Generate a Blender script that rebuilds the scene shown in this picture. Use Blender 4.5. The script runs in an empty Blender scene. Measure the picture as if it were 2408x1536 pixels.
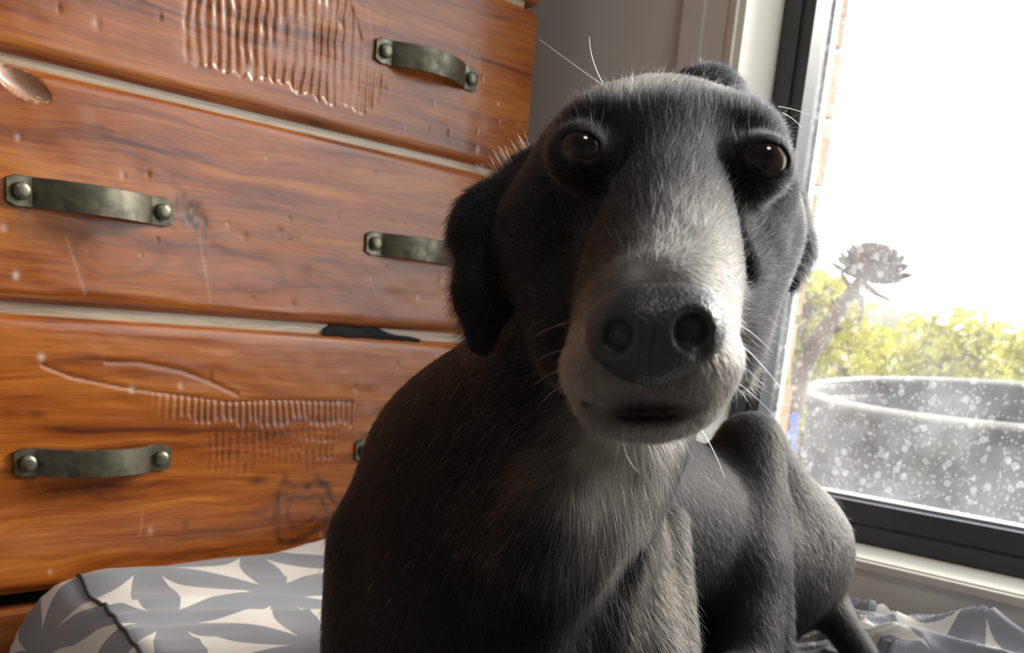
import bpy, math, random
import numpy as np
from mathutils import Matrix, Vector

# ------------------------------------------------------------------ camera
F_PX, PX, PY = 2400.0, 1204.0, 1340.0         # focal length and principal point in the 2408x1536 frame
CAM = np.array([0.0, 0.0, 0.42])

def cam_axes(yaw, pitch, roll):
    fw = np.array([math.cos(yaw)*math.cos(pitch), math.sin(yaw)*math.cos(pitch), -math.sin(pitch)])
    r = np.cross(fw, [0, 0, 1]); r /= np.linalg.norm(r); d = np.cross(fw, r)
    return np.stack([r*math.cos(roll)+d*math.sin(roll), d*math.cos(roll)-r*math.sin(roll), fw])

MC = cam_axes(math.radians(42.43), math.radians(13.6), math.radians(-5.15))   # rows: right, down, forward
scene = bpy.context.scene
COL = scene.collection
cam_data = bpy.data.cameras.new('camera')
cam = bpy.data.objects.new('camera', cam_data); COL.objects.link(cam)
rot = Matrix([list(MC[0]), list(-MC[1]), list(-MC[2])]).transposed().to_4x4()
cam.matrix_world = Matrix.Translation(Vector(CAM)) @ rot
cam_data.sensor_fit = 'HORIZONTAL'; cam_data.sensor_width = 36.0
cam_data.lens = 36.0*F_PX/2408.0
cam_data.shift_y = (PY-768.0)/2408.0
cam_data.clip_start = 0.02; cam_data.clip_end = 400
cam_data.dof.use_dof = True
cam_data.dof.focus_distance = 0.56
cam_data.dof.aperture_fstop = 15.0
scene.camera = cam
vs = scene.view_settings
vs.view_transform = 'Standard'; vs.look = 'None'; vs.gamma = 1.0; vs.use_curve_mapping = False
vs.exposure = 0.30
scene.cycles.max_bounces = 7; scene.cycles.diffuse_bounces = 4; scene.cycles.glossy_bounces = 3; scene.cycles.transparent_max_bounces = 12
scene.cycles.adaptive_threshold = 0.02

# ------------------------------------------------------------------ sky and sun
world = bpy.data.worlds.new('overcast_sky'); scene.world = world; world.use_nodes = True
wn = world.node_tree.nodes; wl = world.node_tree.links
bg = wn['Background']
tc = wn.new('ShaderNodeTexCoord'); nz = wn.new('ShaderNodeTexNoise'); rp = wn.new('ShaderNodeValToRGB')
nz.inputs['Scale'].default_value = 2.2; nz.inputs['Detail'].default_value = 5.0
wl.new(tc.outputs['Generated'], nz.inputs['Vector']); wl.new(nz.outputs['Fac'], rp.inputs['Fac'])
rp.color_ramp.elements[0].position = 0.36; rp.color_ramp.elements[0].color = (0.76, 0.85, 0.93, 1)
rp.color_ramp.elements[1].position = 0.60; rp.color_ramp.elements[1].color = (0.93, 0.97, 1.0, 1)
wl.new(rp.outputs['Color'], bg.inputs['Color']); bg.inputs['Strength'].default_value = 2.1

sun_d = bpy.data.lights.new('sun', 'SUN'); sun = bpy.data.objects.new('sun', sun_d); COL.objects.link(sun)
sun_d.energy = 6.0; sun_d.angle = math.radians(24); sun_d.color = (1.0, 0.95, 0.86)
sun_dir = Vector((-0.82, 0.31, -0.46)).normalized()       # the way the light travels: in through the window
sun.rotation_euler = sun_dir.to_track_quat('-Z', 'Y').to_euler()
sun.location = (3, -2, 4)

# ------------------------------------------------------------------ helpers
def at(x, y, Z):
    """pixel (2408x1536 frame) at camera depth Z -> world point"""
    return CAM + (MC.T @ np.array([(x-PX)/F_PX, (y-PY)/F_PX, 1.0]))*Z

def on_y(x, y, Y):
    d = MC.T @ np.array([(x-PX)/F_PX, (y-PY)/F_PX, 1.0]); return CAM + d*(Y/d[1])

def tag(o, label=None, cat=None, group=None, kind=None):
    if label: o['label'] = label
    if cat: o['category'] = cat
    if group: o['group'] = group
    if kind: o['kind'] = kind
    return o

def empty(name, loc):
    o = bpy.data.objects.new(name, None); COL.objects.link(o); o.location = loc; o.empty_display_size = 0.05
    return o

def link(name, me, mat=None, parent=None, smooth=False):
    o = bpy.data.objects.new(name, me); COL.objects.link(o)
    if mat is not None: me.materials.append(mat)
    if smooth: me.shade_smooth()
    if parent is not None:
        o.parent = parent; o.matrix_parent_inverse = Matrix.Translation(-parent_world(parent))
    return o

def parent_world(p):
    return Vector(p.location)

def mesh(name, V, Fc):
    me = bpy.data.meshes.new(name); me.from_pydata([tuple(map(float, v)) for v in V], [], [tuple(map(int, f)) for f in Fc]); me.update()
    return me

def np_mesh(name, V, Q):
    """fast mesh from numpy arrays; Q is n x 4 or n x 3"""
    V = np.asarray(V, np.float32); Q = np.asarray(Q, np.int32)
    me = bpy.data.meshes.new(name)
    me.vertices.add(len(V)); me.vertices.foreach_set('co', V.ravel())
    k = Q.shape[1]
    me.loops.add(Q.size); me.loops.foreach_set('vertex_index', Q.ravel())
    me.polygons.add(len(Q)); me.polygons.foreach_set('loop_start', np.arange(0, Q.size, k, dtype=np.int32))
    me.update(calc_edges=True); me.validate()
    return me

BOXF = [(0,3,2,1),(4,5,6,7),(0,1,5,4),(1,2,6,5),(2,3,7,6),(3,0,4,7)]
class MB:
    def __init__(s): s.V = []; s.F = []
    def box(s, x0, x1, y0, y1, z0, z1):
        n = len(s.V)
        s.V += [(x0,y0,z0),(x1,y0,z0),(x1,y1,z0),(x0,y1,z0),(x0,y0,z1),(x1,y0,z1),(x1,y1,z1),(x0,y1,z1)]
        s.F += [tuple(n+i for i in f) for f in BOXF]; return s
    def tube(s, pts, rad, n=8, cap=True):
        pts = [Vector(p) for p in pts]; m = len(pts)
        rads = rad if isinstance(rad, (list, tuple, np.ndarray)) else [rad]*m
        b = len(s.V); up = Vector((0,0,1))
        for i, p in enumerate(pts):
            t = (pts[min(i+1, m-1)]-pts[max(i-1, 0)]).normalized()
            a = t.cross(up)
            if a.length < 1e-3: a = t.cross(Vector((1,0,0)))
            a.normalize(); c = t.cross(a).normalized()
            for k in range(n):
                th = 2*math.pi*k/n
                s.V.append(tuple(p + (a*math.cos(th)+c*math.sin(th))*rads[i]))
        for i in range(m-1):
            for k in range(n):
                k2 = (k+1) % n
                s.F.append((b+i*n+k, b+i*n+k2, b+(i+1)*n+k2, b+(i+1)*n+k))
        if cap:
            s.F.append(tuple(b+k for k in range(n))[::-1]); s.F.append(tuple(b+(m-1)*n+k for k in range(n)))
        return s
    def build(s, name, mat, parent=None, smooth=False, bevel=0.0):
        o = link(name, mesh(name, s.V, s.F), mat, parent, smooth)
        if bevel:
            md = o.modifiers.new('bevel', 'BEVEL'); md.width = bevel; md.segments = 2; md.limit_method = 'ANGLE'
        return o

_rng = np.random.RandomState(7)
_LAT = _rng.rand(64, 64, 64).astype(np.float32)
def vnoise(x, y, z):
    x, y, z = [np.asarray(a, np.float32) for a in np.broadcast_arrays(x, y, z)]
    xi, yi, zi = np.floor(x).astype(int), np.floor(y).astype(int), np.floor(z).astype(int)
    fx, fy, fz = x-xi, y-yi, z-zi
    fx, fy, fz = [t*t*(3-2*t) for t in (fx, fy, fz)]
    r = 0
    for a in (0, 1):
        for b in (0, 1):
            for c in (0, 1):
                w = (fx if a else 1-fx)*(fy if b else 1-fy)*(fz if c else 1-fz)
                r = r + w*_LAT[(xi+a) & 63, (yi+b) & 63, (zi+c) & 63]
    return r*2-1
def fbm(x, y, z, o=3):
    r = 0; a = 1.0
    for i in range(o):
        r = r + a*vnoise(x, y, z); x, y, z = x*2.03+5.1, y*2.03+9.7, z*2.03+3.3; a *= 0.5
    return r
def sstep(a, b, x):
    t = np.clip((x-a)/(b-a), 0, 1); return t*t*(3-2*t)

# ------------------------------------------------------------------ materials
def principled(name, col, rough=0.5, metal=0.0, **kw):
    m = bpy.data.materials.new(name); m.use_nodes = True
    b = m.node_tree.nodes['Principled BSDF']
    b.inputs['Base Color'].default_value = (*col, 1); b.inputs['Roughness'].default_value = rough
    b.inputs['Metallic'].default_value = metal
    for k, v in kw.items(): b.inputs[k].default_value = v
    return m
def nodes(m): return m.node_tree.nodes, m.node_tree.links, m.node_tree.nodes['Principled BSDF']
def ramp(n, stops):
    r = n.new('ShaderNodeValToRGB'); e = r.color_ramp.elements
    while len(e) < len(stops): e.new(0.5)
    for i, (p, c) in enumerate(stops): e[i].position = p; e[i].color = (*c, 1)
    return r
def noise_node(n, l, vec, scale, detail=4.0, rough=0.55, dist=0.0):
    t = n.new('ShaderNodeTexNoise'); t.inputs['Scale'].default_value = scale; t.inputs['Detail'].default_value = detail
    t.inputs['Roughness'].default_value = rough; t.inputs['Distortion'].default_value = dist
    l.new(vec, t.inputs['Vector']); return t
def mapping(n, l, vec, scale, loc=(0,0,0)):
    mp = n.new('ShaderNodeMapping'); mp.inputs['Scale'].default_value = scale; mp.inputs['Location'].default_value = loc
    l.new(vec, mp.inputs['Vector']); return mp
def mixc(n, l, fac, a, b, mode='MIX'):
    x = n.new('ShaderNodeMix'); x.data_type = 'RGBA'; x.blend_type = mode
    for s, v in ((x.inputs[0], fac), (x.inputs[6], a), (x.inputs[7], b)):
        if hasattr(v, 'links'): l.new(v, s)
        elif isinstance(v, (tuple, list)): s.default_value = (*v, 1)
        else: s.default_value = v
    return x.outputs[2]
def bump(n, l, b, h, strength=0.2, dist=0.002):
    bp = n.new('ShaderNodeBump'); bp.inputs['Strength'].default_value = strength; bp.inputs['Distance'].default_value = dist
    l.new(h, bp.inputs['Height']); l.new(bp.outputs['Normal'], b.inputs['Normal'])

def wood_mat(name, light, mid, dark, rough=0.36, off=0.0, marks=True, upright=False):
    m = principled(name, mid, rough); n, l, b = nodes(m)
    t = n.new('ShaderNodeTexCoord')
    warp = noise_node(n, l, mapping(n, l, t.outputs['Object'], (2.5, 2.5, 9), (off, 0, off)).outputs[0], 1.6, 3)
    add = n.new('ShaderNodeVectorMath'); add.operation = 'MULTIPLY_ADD'
    add.inputs[1].default_value = (0.0, 0.0, 0.035); l.new(warp.outputs['Color'], add.inputs[0]); l.new(t.outputs['Object'], add.inputs[2])
    g1 = noise_node(n, l, mapping(n, l, add.outputs[0], (40, 40, 4.0) if upright else (4.0, 30, 55), (off*3, 0, 0)).outputs[0], 1.0, 5, 0.6, 0.6)
    r1 = ramp(n, [(0.30, dark), (0.47, mid), (0.66, light)]); l.new(g1.outputs['Fac'], r1.inputs['Fac'])
    g2 = noise_node(n, l, mapping(n, l, add.outputs[0], (300, 300, 12) if upright else (14, 60, 420)).outputs[0], 1.0, 3, 0.6)
    r2 = ramp(n, [(0.34, (0.50, 0.42, 0.38)), (0.58, (1, 1, 1))]); l.new(g2.outputs['Fac'], r2.inputs['Fac'])
    c = mixc(n, l, 0.55, r1.outputs['Color'], r2.outputs['Color'], 'MULTIPLY')
    if marks:
        a = n.new('ShaderNodeAttribute'); a.attribute_name = 'mark'
        sp = n.new('ShaderNodeSeparateColor'); l.new(a.outputs['Color'], sp.inputs[0])
        c = mixc(n, l, sp.outputs[0], c, (0.060, 0.022, 0.012))      # knots, cracks, darker rib grooves
        c = mixc(n, l, sp.outputs[1], c, (0.62, 0.50, 0.40))         # scuffs and paint specks
        c = mixc(n, l, sp.outputs[2], c, (0.50, 0.30, 0.20))         # scraped bare wood, and sheen painted on the saw ribs
    l.new(c, b.inputs['Base Color'])
    b.inputs['Specular IOR Level'].default_value = 0.15; b.inputs['Coat Weight'].default_value = 0.8; b.inputs['Coat Roughness'].default_value = 0.20; b.inputs['Coat IOR'].default_value = 1.65
    bump(n, l, b, g2.outputs['Fac'], 0.12, 0.001)
    return m

M_WOOD = wood_mat('varnished_wood', (0.52, 0.170, 0.026), (0.36, 0.094, 0.013), (0.11, 0.026, 0.006))
M_CARC = wood_mat('carcass_wood', (0.36, 0.12, 0.035), (0.25, 0.07, 0.02), (0.10, 0.03, 0.01), marks=False, off=1.7)
M_SIDE = wood_mat('side_wood', (0.36, 0.12, 0.03), (0.27, 0.075, 0.015), (0.12, 0.03, 0.008), marks=False, off=0.9, upright=True)
M_PALE = wood_mat('bare_pine', (0.62, 0.50, 0.36), (0.52, 0.41, 0.28), (0.40, 0.30, 0.20), rough=0.6, marks=False)
def metal_mat():
    m = principled('aged_brass', (0.30, 0.28, 0.22), 0.36, 0.9); n, l, b = nodes(m)
    t = n.new('ShaderNodeTexCoord'); g = noise_node(n, l, t.outputs['Object'], 60, 5)
    r = ramp(n, [(0.35, (0.10, 0.092, 0.068)), (0.60, (0.22, 0.205, 0.15)), (0.78, (0.32, 0.28, 0.16))]); l.new(g.outputs['Fac'], r.inputs['Fac'])
    l.new(r.outputs['Color'], b.inputs['Base Color'])
    r2 = ramp(n, [(0.3, (0.5,)*3), (0.7, (0.36,)*3)]); l.new(g.outputs['Fac'], r2.inputs['Fac']); l.new(r2.outputs['Color'], b.inputs['Roughness'])
    return m
M_METAL = metal_mat()
def paint_mat(name, col, rough=0.55, var=0.04):
    m = principled(name, col, rough); n, l, b = nodes(m)
    t = n.new('ShaderNodeTexCoord'); g = noise_node(n, l, t.outputs['Object'], 7, 5)
    r = ramp(n, [(0.3, tuple(c*(1-var) for c in col)), (0.7, tuple(min(1, c*(1+var)) for c in col))])
    l.new(g.outputs['Fac'], r.inputs['Fac']); l.new(r.outputs['Color'], b.inputs['Base Color'])
    g2 = noise_node(n, l, t.outputs['Object'], 260, 2); bump(n, l, b, g2.outputs['Fac'], 0.05, 0.001)
    return m
M_WALL = paint_mat('wall_paint', (0.80, 0.78, 0.75), 0.8)
M_CEIL = paint_mat('ceiling_paint', (0.75, 0.74, 0.72), 0.9)
M_TRIM = paint_mat('trim_gloss', (0.74, 0.70, 0.62), 0.35, 0.02)
M_JAMB = paint_mat('jamb_paint', (0.86, 0.84, 0.74), 0.4, 0.02)
M_FRAME = paint_mat('black_aluminium', (0.040, 0.043, 0.053), 0.38, 0.1)
M_SILVER = principled('bare_aluminium', (0.62, 0.63, 0.62), 0.35, 0.6)
M_FLOOR = paint_mat('grey_carpet', (0.20, 0.19, 0.18), 0.95, 0.2)

def glass_mat():
    m = bpy.data.materials.new('wet_glass'); m.use_nodes = True; n = m.node_tree.nodes; l = m.node_tree.links
    for x in list(n):
        if x.type == 'BSDF_PRINCIPLED': n.remove(x)
    out = [x for x in n if x.type == 'OUTPUT_MATERIAL'][0]
    tr = n.new('ShaderNodeBsdfTransparent'); gl = n.new('ShaderNodeBsdfGlossy'); tl = n.new('ShaderNodeBsdfTranslucent')
    gl.inputs['Roughness'].default_value = 0.03; tl.inputs['Color'].default_value = (0.95, 0.97, 1.0, 1)
    t = n.new('ShaderNodeTexCoord')
    def drops(scale, r0, r1):
        v = n.new('ShaderNodeTexVoronoi'); v.inputs['Scale'].default_value = scale; l.new(t.outputs['Object'], v.inputs['Vector'])
        v.inputs['Randomness'].default_value = 1.0
        sp = n.new('ShaderNodeSeparateColor'); l.new(v.outputs['Color'], sp.inputs[0])
        rr = n.new('ShaderNodeMapRange'); rr.inputs[3].default_value = r0; rr.inputs[4].default_value = r1; l.new(sp.outputs[0], rr.inputs[0])
        lt = n.new('ShaderNodeMath'); lt.operation = 'LESS_THAN'; l.new(v.outputs['Distance'], lt.inputs[0]); l.new(rr.outputs[0], lt.inputs[1])
        ri = n.new('ShaderNodeMath'); ri.operation = 'MULTIPLY'; ri.inputs[1].default_value = 0.5; l.new(rr.outputs[0], ri.inputs[0])
        l2 = n.new('ShaderNodeMath'); l2.operation = 'LESS_THAN'; l.new(v.outputs['Distance'], l2.inputs[0]); l.new(ri.outputs[0], l2.inputs[1])
        sb = n.new('ShaderNodeMath'); sb.operation = 'MULTIPLY_ADD'; sb.inputs[1].default_value = -0.55
        l.new(l2.outputs[0], sb.inputs[0]); l.new(lt.outputs[0], sb.inputs[2])
        return sb.outputs[0]
    d1 = drops(75, -0.30, 0.42); d2 = drops(190, -0.25, 0.36)
    ad = n.new('ShaderNodeMath'); ad.operation = 'ADD'; l.new(d1, ad.inputs[0]); l.new(d2, ad.inputs[1])
    dirt = noise_node(n, l, t.outputs['Object'], 14, 6)
    mr = n.new('ShaderNodeMapRange'); l.new(dirt.outputs['Fac'], mr.inputs[0])
    mr.inputs[1].default_value = 0.3; mr.inputs[2].default_value = 0.75; mr.inputs[3].default_value = 0.02; mr.inputs[4].default_value = 0.10
    ma = n.new('ShaderNodeMath'); ma.operation = 'MULTIPLY_ADD'; ma.inputs[1].default_value = 0.11
    l.new(ad.outputs[0], ma.inputs[0]); l.new(mr.outputs[0], ma.inputs[2])
    m1 = n.new('ShaderNodeMixShader'); l.new(ma.outputs[0], m1.inputs[0]); l.new(tr.outputs[0], m1.inputs[1]); l.new(tl.outputs[0], m1.inputs[2])
    m2 = n.new('ShaderNodeMixShader'); m2.inputs[0].default_value = 0.04
    l.new(m1.outputs[0], m2.inputs[1]); l.new(gl.outputs[0], m2.inputs[2]); l.new(m2.outputs[0], out.inputs['Surface'])
    return m
M_GLASS = glass_mat()

# ------------------------------------------------------------------ room shell
XW = 1.078          # inner face of the window wall
YL = 1.40           # inner face of the left wall
O_Y0, O_Y1, O_Z0, O_Z1 = -0.95, 0.715, 0.188, 2.05     # window opening
def struct(o, label): return tag(o, label, kind='structure')
struct(MB().box(-2.6, XW+0.1, -2.6, YL+0.1, -0.10, 0.0).build('floor', M_FLOOR), 'grey carpeted bedroom floor under the bed')
struct(MB().box(-2.6, XW+0.1, -2.6, YL+0.1, 2.42, 2.52).build('ceiling', M_CEIL), 'plain white bedroom ceiling')
struct(MB().box(-2.6, XW+0.1, YL, YL+0.1, 0, 2.42).build('wall_left', M_WALL), 'grey painted wall behind the chest of drawers')
struct(MB().box(-2.6, XW, -2.6, -2.5, 0, 2.42).build('wall_right', M_WALL), 'grey painted wall on the right of the room')
struct(MB().box(-2.6, -2.5, -2.5, YL, 0, 2.42).build('wall_front', M_WALL), 'grey painted wall behind the viewer')
wb = MB()
wb.box(XW, XW+0.085, O_Y1, YL, 0, 2.42).box(XW, XW+0.085, -2.6, O_Y0, 0, 2.42)
wb.box(XW, XW+0.085, O_Y0, O_Y1, 0, O_Z0).box(XW, XW+0.085, O_Y0, O_Y1, O_Z1, 2.42)
struct(wb.build('wall_back', M_WALL), 'grey painted wall around the window')
struct(MB().box(XW-0.012, XW, 0.80, YL, 0, 0.09).build('baseboard_back', M_TRIM, bevel=0.003), 'painted skirting board under the window wall')
struct(MB().box(-2.5, 0.2, YL-0.012, YL, 0, 0.09).build('baseboard_left', M_TRIM, bevel=0.003), 'painted skirting board on the left wall')

# architrave boards round the window, each with a raised inner bead
def architrave(name, y0, y1, z0, z1, inner, label):
    fx = XW-0.014
    o = MB().box(fx, XW, y0, y1, z0, z1).build(name, M_WALL, bevel=0.003); struct(o, label)
    b = MB(); e = 0.006
    if inner == 'y0': b.box(fx-0.004, XW, y0-0.004, y0+e, z0, z1); s = MB().box(fx+0.0, XW, y0+0.030, y0+0.034, z0, z1)
    elif inner == 'y1': b.box(fx-0.004, XW, y1-e, y1+0.004, z0, z1); s = None
    elif inner == 'z1': b.box(fx-0.004, XW, y0, y1, z1-e, z1+0.004); s = None
    else: b.box(fx-0.004, XW, y0, y1, z0-0.004, z0+e); s = None
    b.build('bead', M_TRIM, o, bevel=0.0015)
    if inner == 'y0':
        MB().box(fx-0.003, XW, y0+0.040, y0+0.072, z0, z1).build('moulding', M_WALL, o, bevel=0.0025)
    return o
architrave('trim_1', 0.711, 0.783, 0.119, 2.12, 'y0', 'upright painted architrave between the chest and the window')
architrave('trim_2', O_Y0-0.01, 0.711, 0.119, 0.197, 'z1', 'painted architrave board below the window sill')
architrave('trim_3', O_Y0-0.01, 0.711, 2.045, 2.12, 'z0', 'painted architrave board above the window')
architrave('trim_4', O_Y0-0.08, O_Y0-0.008, 0.119, 2.12, 'y1', 'upright painted architrave at the far side of the window')

win = empty('window_1', (1.18, -0.12, 0.20)); tag(win, 'black framed window with wet glass and a cream reveal', kind='structure')
XF = 1.153
MB().box(XW-0.010, XF+0.05, 0.700, 0.714, 0.203, 2.04).build('jamb', M_JAMB, win, bevel=0.001)
MB().box(XW-0.010, XF+0.05, O_Y0-0.002, O_Y0+0.012, 0.203, 2.04).build('jamb', M_JAMB, win, bevel=0.001)
MB().box(XW-0.010, XF+0.05, O_Y0, 0.714, 0.190, 0.203).build('sill', M_JAMB, win, bevel=0.001)
MB().box(XW-0.010, XF+0.05, O_Y0, 0.714, 2.036, 2.048).build('head_lining', M_JAMB, win, bevel=0.001)
ZR = 0.250
def stile(y0, y1):
    b = MB(); b.box(XF, XF+0.05, y0, y1, 0.2035, 2.036); m = 0.5*(y0+y1)-0.004
    b.box(XF-0.006, XF+0.01, (m+0.001 if y0 > 0 else y0), (y1 if y0 > 0 else m-0.001), 0.2035, 2.036)
    return b.build('stile', M_FRAME, win, bevel=0.0012)
stile(0.662, 0.7); stile(O_Y0+0.012, O_Y0+0.075)
MB().box(XF, XF+0.05, O_Y0+0.075, 0.662, 0.2035, ZR).box(XF-0.005, XF+0.01, O_Y0+0.075, 0.662, 0.2035, 0.224).build('bottom_rail', M_FRAME, win, bevel=0.0012)
MB().box(XF, XF+0.05, O_Y0+0.075, 0.662, 1.985, 2.036).build('top_rail', M_FRAME, win, bevel=0.0012)
gb = MB(); gb.box(XF+0.042, XF+0.054, 0.6595, 0.662, ZR, 1.985); gb.build('glazing_strip', M_SILVER, win)
MB().box(XF+0.022, XF+0.05, O_Y0+0.075, 0.6595, ZR, ZR+0.003).build('glazing_strip', M_SILVER, win)
MB().box(XF+0.026, XF+0.030, O_Y0+0.070, 0.664, ZR-0.002, 1.986).build('glass_pane', M_GLASS, win)

# outer brick skin beside the window
M_MORTAR = paint_mat('mortar', (0.50, 0.46, 0.40), 0.95, 0.1)
def brick_mat():
    m = principled('red_brick', (0.5, 0.25, 0.14), 0.9); n, l, b = nodes(m)
    t = n.new('ShaderNodeTexCoord'); g = noise_node(n, l, t.outputs['Object'], 35, 6)
    r = ramp(n, [(0.3, (0.36, 0.16, 0.08)), (0.55, (0.55, 0.30, 0.17)), (0.75, (0.66, 0.46, 0.30))]); l.new(g.outputs['Fac'], r.inputs['Fac'])
    l.new(r.outputs['Color'], b.inputs['Base Color']); bump(n, l, b, g.outputs['Fac'], 0.6, 0.004); return m
M_BRICK = brick_mat()
wo = MB().box(1.225, 1.335, 0.729, 1.5, -0.25, 2.4).build('wall_outer', M_MORTAR); struct(wo, 'rough outer brick wall beside the window')
random.seed(3)
for i in range(28):
    z0 = -0.14+i*0.086
    if z0 > 2.3: break
    d = random.uniform(-0.004, 0.004)
    bb = MB(); y0 = 0.719+d; x1 = 1.340+random.uniform(-0.003, 0.006)
    pr = [(1.222, y0), (x1-0.006, y0+random.uniform(-0.003, 0.003)), (x1, y0+0.006), (x1, y0+0.19), (1.222, y0+0.19)]
    k = len(pr); bb.V = [(x, y, z0+random.uniform(-.002, .002)) for x, y in pr]+[(x, y, z0+0.076+random.uniform(-.002, .002)) for x, y in pr]
    bb.F = [tuple(range(k))[::-1], tuple(range(k, 2*k))]+[(j, (j+1) % k, k+(j+1) % k, k+j) for j in range(k)]
    bb.build('brick', M_BRICK, wo)

# unseen fill lamp, added under the ceiling to brighten the room
lamp = empty('added_fill_lamp', (0.10, -0.60, 2.42)); tag(lamp, 'added round fill lamp, unseen overhead', 'fill lamp')
M_FILL_LAMP = principled('fill_lamp_frost', (0.9, 0.88, 0.82), 0.5); M_FILL_LAMP.node_tree.nodes['Principled BSDF'].inputs['Emission Color'].default_value = (1, 0.9, 0.78, 1)
M_FILL_LAMP.node_tree.nodes['Principled BSDF'].inputs['Emission Strength'].default_value = 1.0
cyl = MB().tube([(0.10, -0.60, 2.419), (0.10, -0.60, 2.37)], 0.24, 32); cyl.build('base', M_CEIL, lamp)
dome = MB().tube([(0.10, -0.60, 2.37), (0.10, -0.60, 2.35), (0.10, -0.60, 2.335), (0.10, -0.60, 2.33)], [0.235, 0.21, 0.13, 0.02], 32); dome.build('diffuser', M_FILL_LAMP, lamp, True)
ld = bpy.data.lights.new('fill_lamp_light', 'AREA'); ld.shape = 'DISK'; ld.size = 0.45; ld.energy = 8; ld.color = (1.0, 0.93, 0.84)
lo = bpy.data.objects.new('fill_lamp_light', ld); COL.objects.link(lo); lo.parent = lamp; lo.location = (0, 0, -0.10)

# ------------------------------------------------------------------ chest of drawers
YC, CX0, CX1 = 0.915, 0.250, 0.966           # plane of the drawer faces, left and right end
H0 = CAM[2]
chest = empty('chest_of_drawers', ((CX0+CX1)/2, 1.14, 0.0))
tag(chest, 'varnished orange-brown wooden chest of drawers with strap handles', 'chest of drawers')
YB = 1.385
TOPZ = 0.985
MB().box(CX0, CX0+0.022, YC+0.024, YB, 0.10, TOPZ).build('side_panel', M_SIDE, chest, bevel=0.002)
MB().box(CX1-0.022, CX1, YC+0.024, YB, 0.10, TOPZ).build('side_panel', M_SIDE, chest, bevel=0.002)
MB().box(CX0+0.022, CX1-0.022, YB-0.01, YB, 0.10, TOPZ).build('back_panel', M_CARC, chest)
MB().box(CX0-0.015, CX1+0.015, YC-0.012, YB, TOPZ, TOPZ+0.028).build('top_board', M_CARC, chest, bevel=0.006)
MB().box(CX0+0.001, CX1-0.001, YC+0.006, YC+0.030, 0.055, 0.128).build('plinth', M_CARC, chest, bevel=0.004)
for x in (CX0, CX1-0.06):
    for y in (YC+0.03, YB-0.065):
        MB().box(x+0.002, x+0.058, y, y+0.06, 0.0, 0.0995).build('foot', M_CARC, chest, bevel=0.003)
DR = [(0.143, 0.3900), (0.3995, 0.5865), (0.5935, 0.778), (0.785, 0.968)]     # bottom and top of each drawer front (floor = 0)
for a, b in zip(DR[:-1], DR[1:]):
    zc = (a[1]+b[0])/2
    MB().box(CX0+0.022, CX1-0.022, YC+0.009, YC+0.045, zc-0.016, zc+0.016).build('rail', M_PALE, chest)

def seg_d(x, z, pts):
    d = np.full(np.broadcast(x, z).shape, 9.0)
    for (x0, z0), (x1, z1) in zip(pts[:-1], pts[1:]):
        dx, dz = x1-x0, z1-z0; t = np.clip(((x-x0)*dx+(z-z0)*dz)/(dx*dx+dz*dz), 0, 1)
        d = np.minimum(d, np.hypot(x-x0-t*dx, z-z0-t*dz))
    return d
def face(x, y):
    p = on_y(x, y, YC); return (p[0], p[2])

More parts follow.
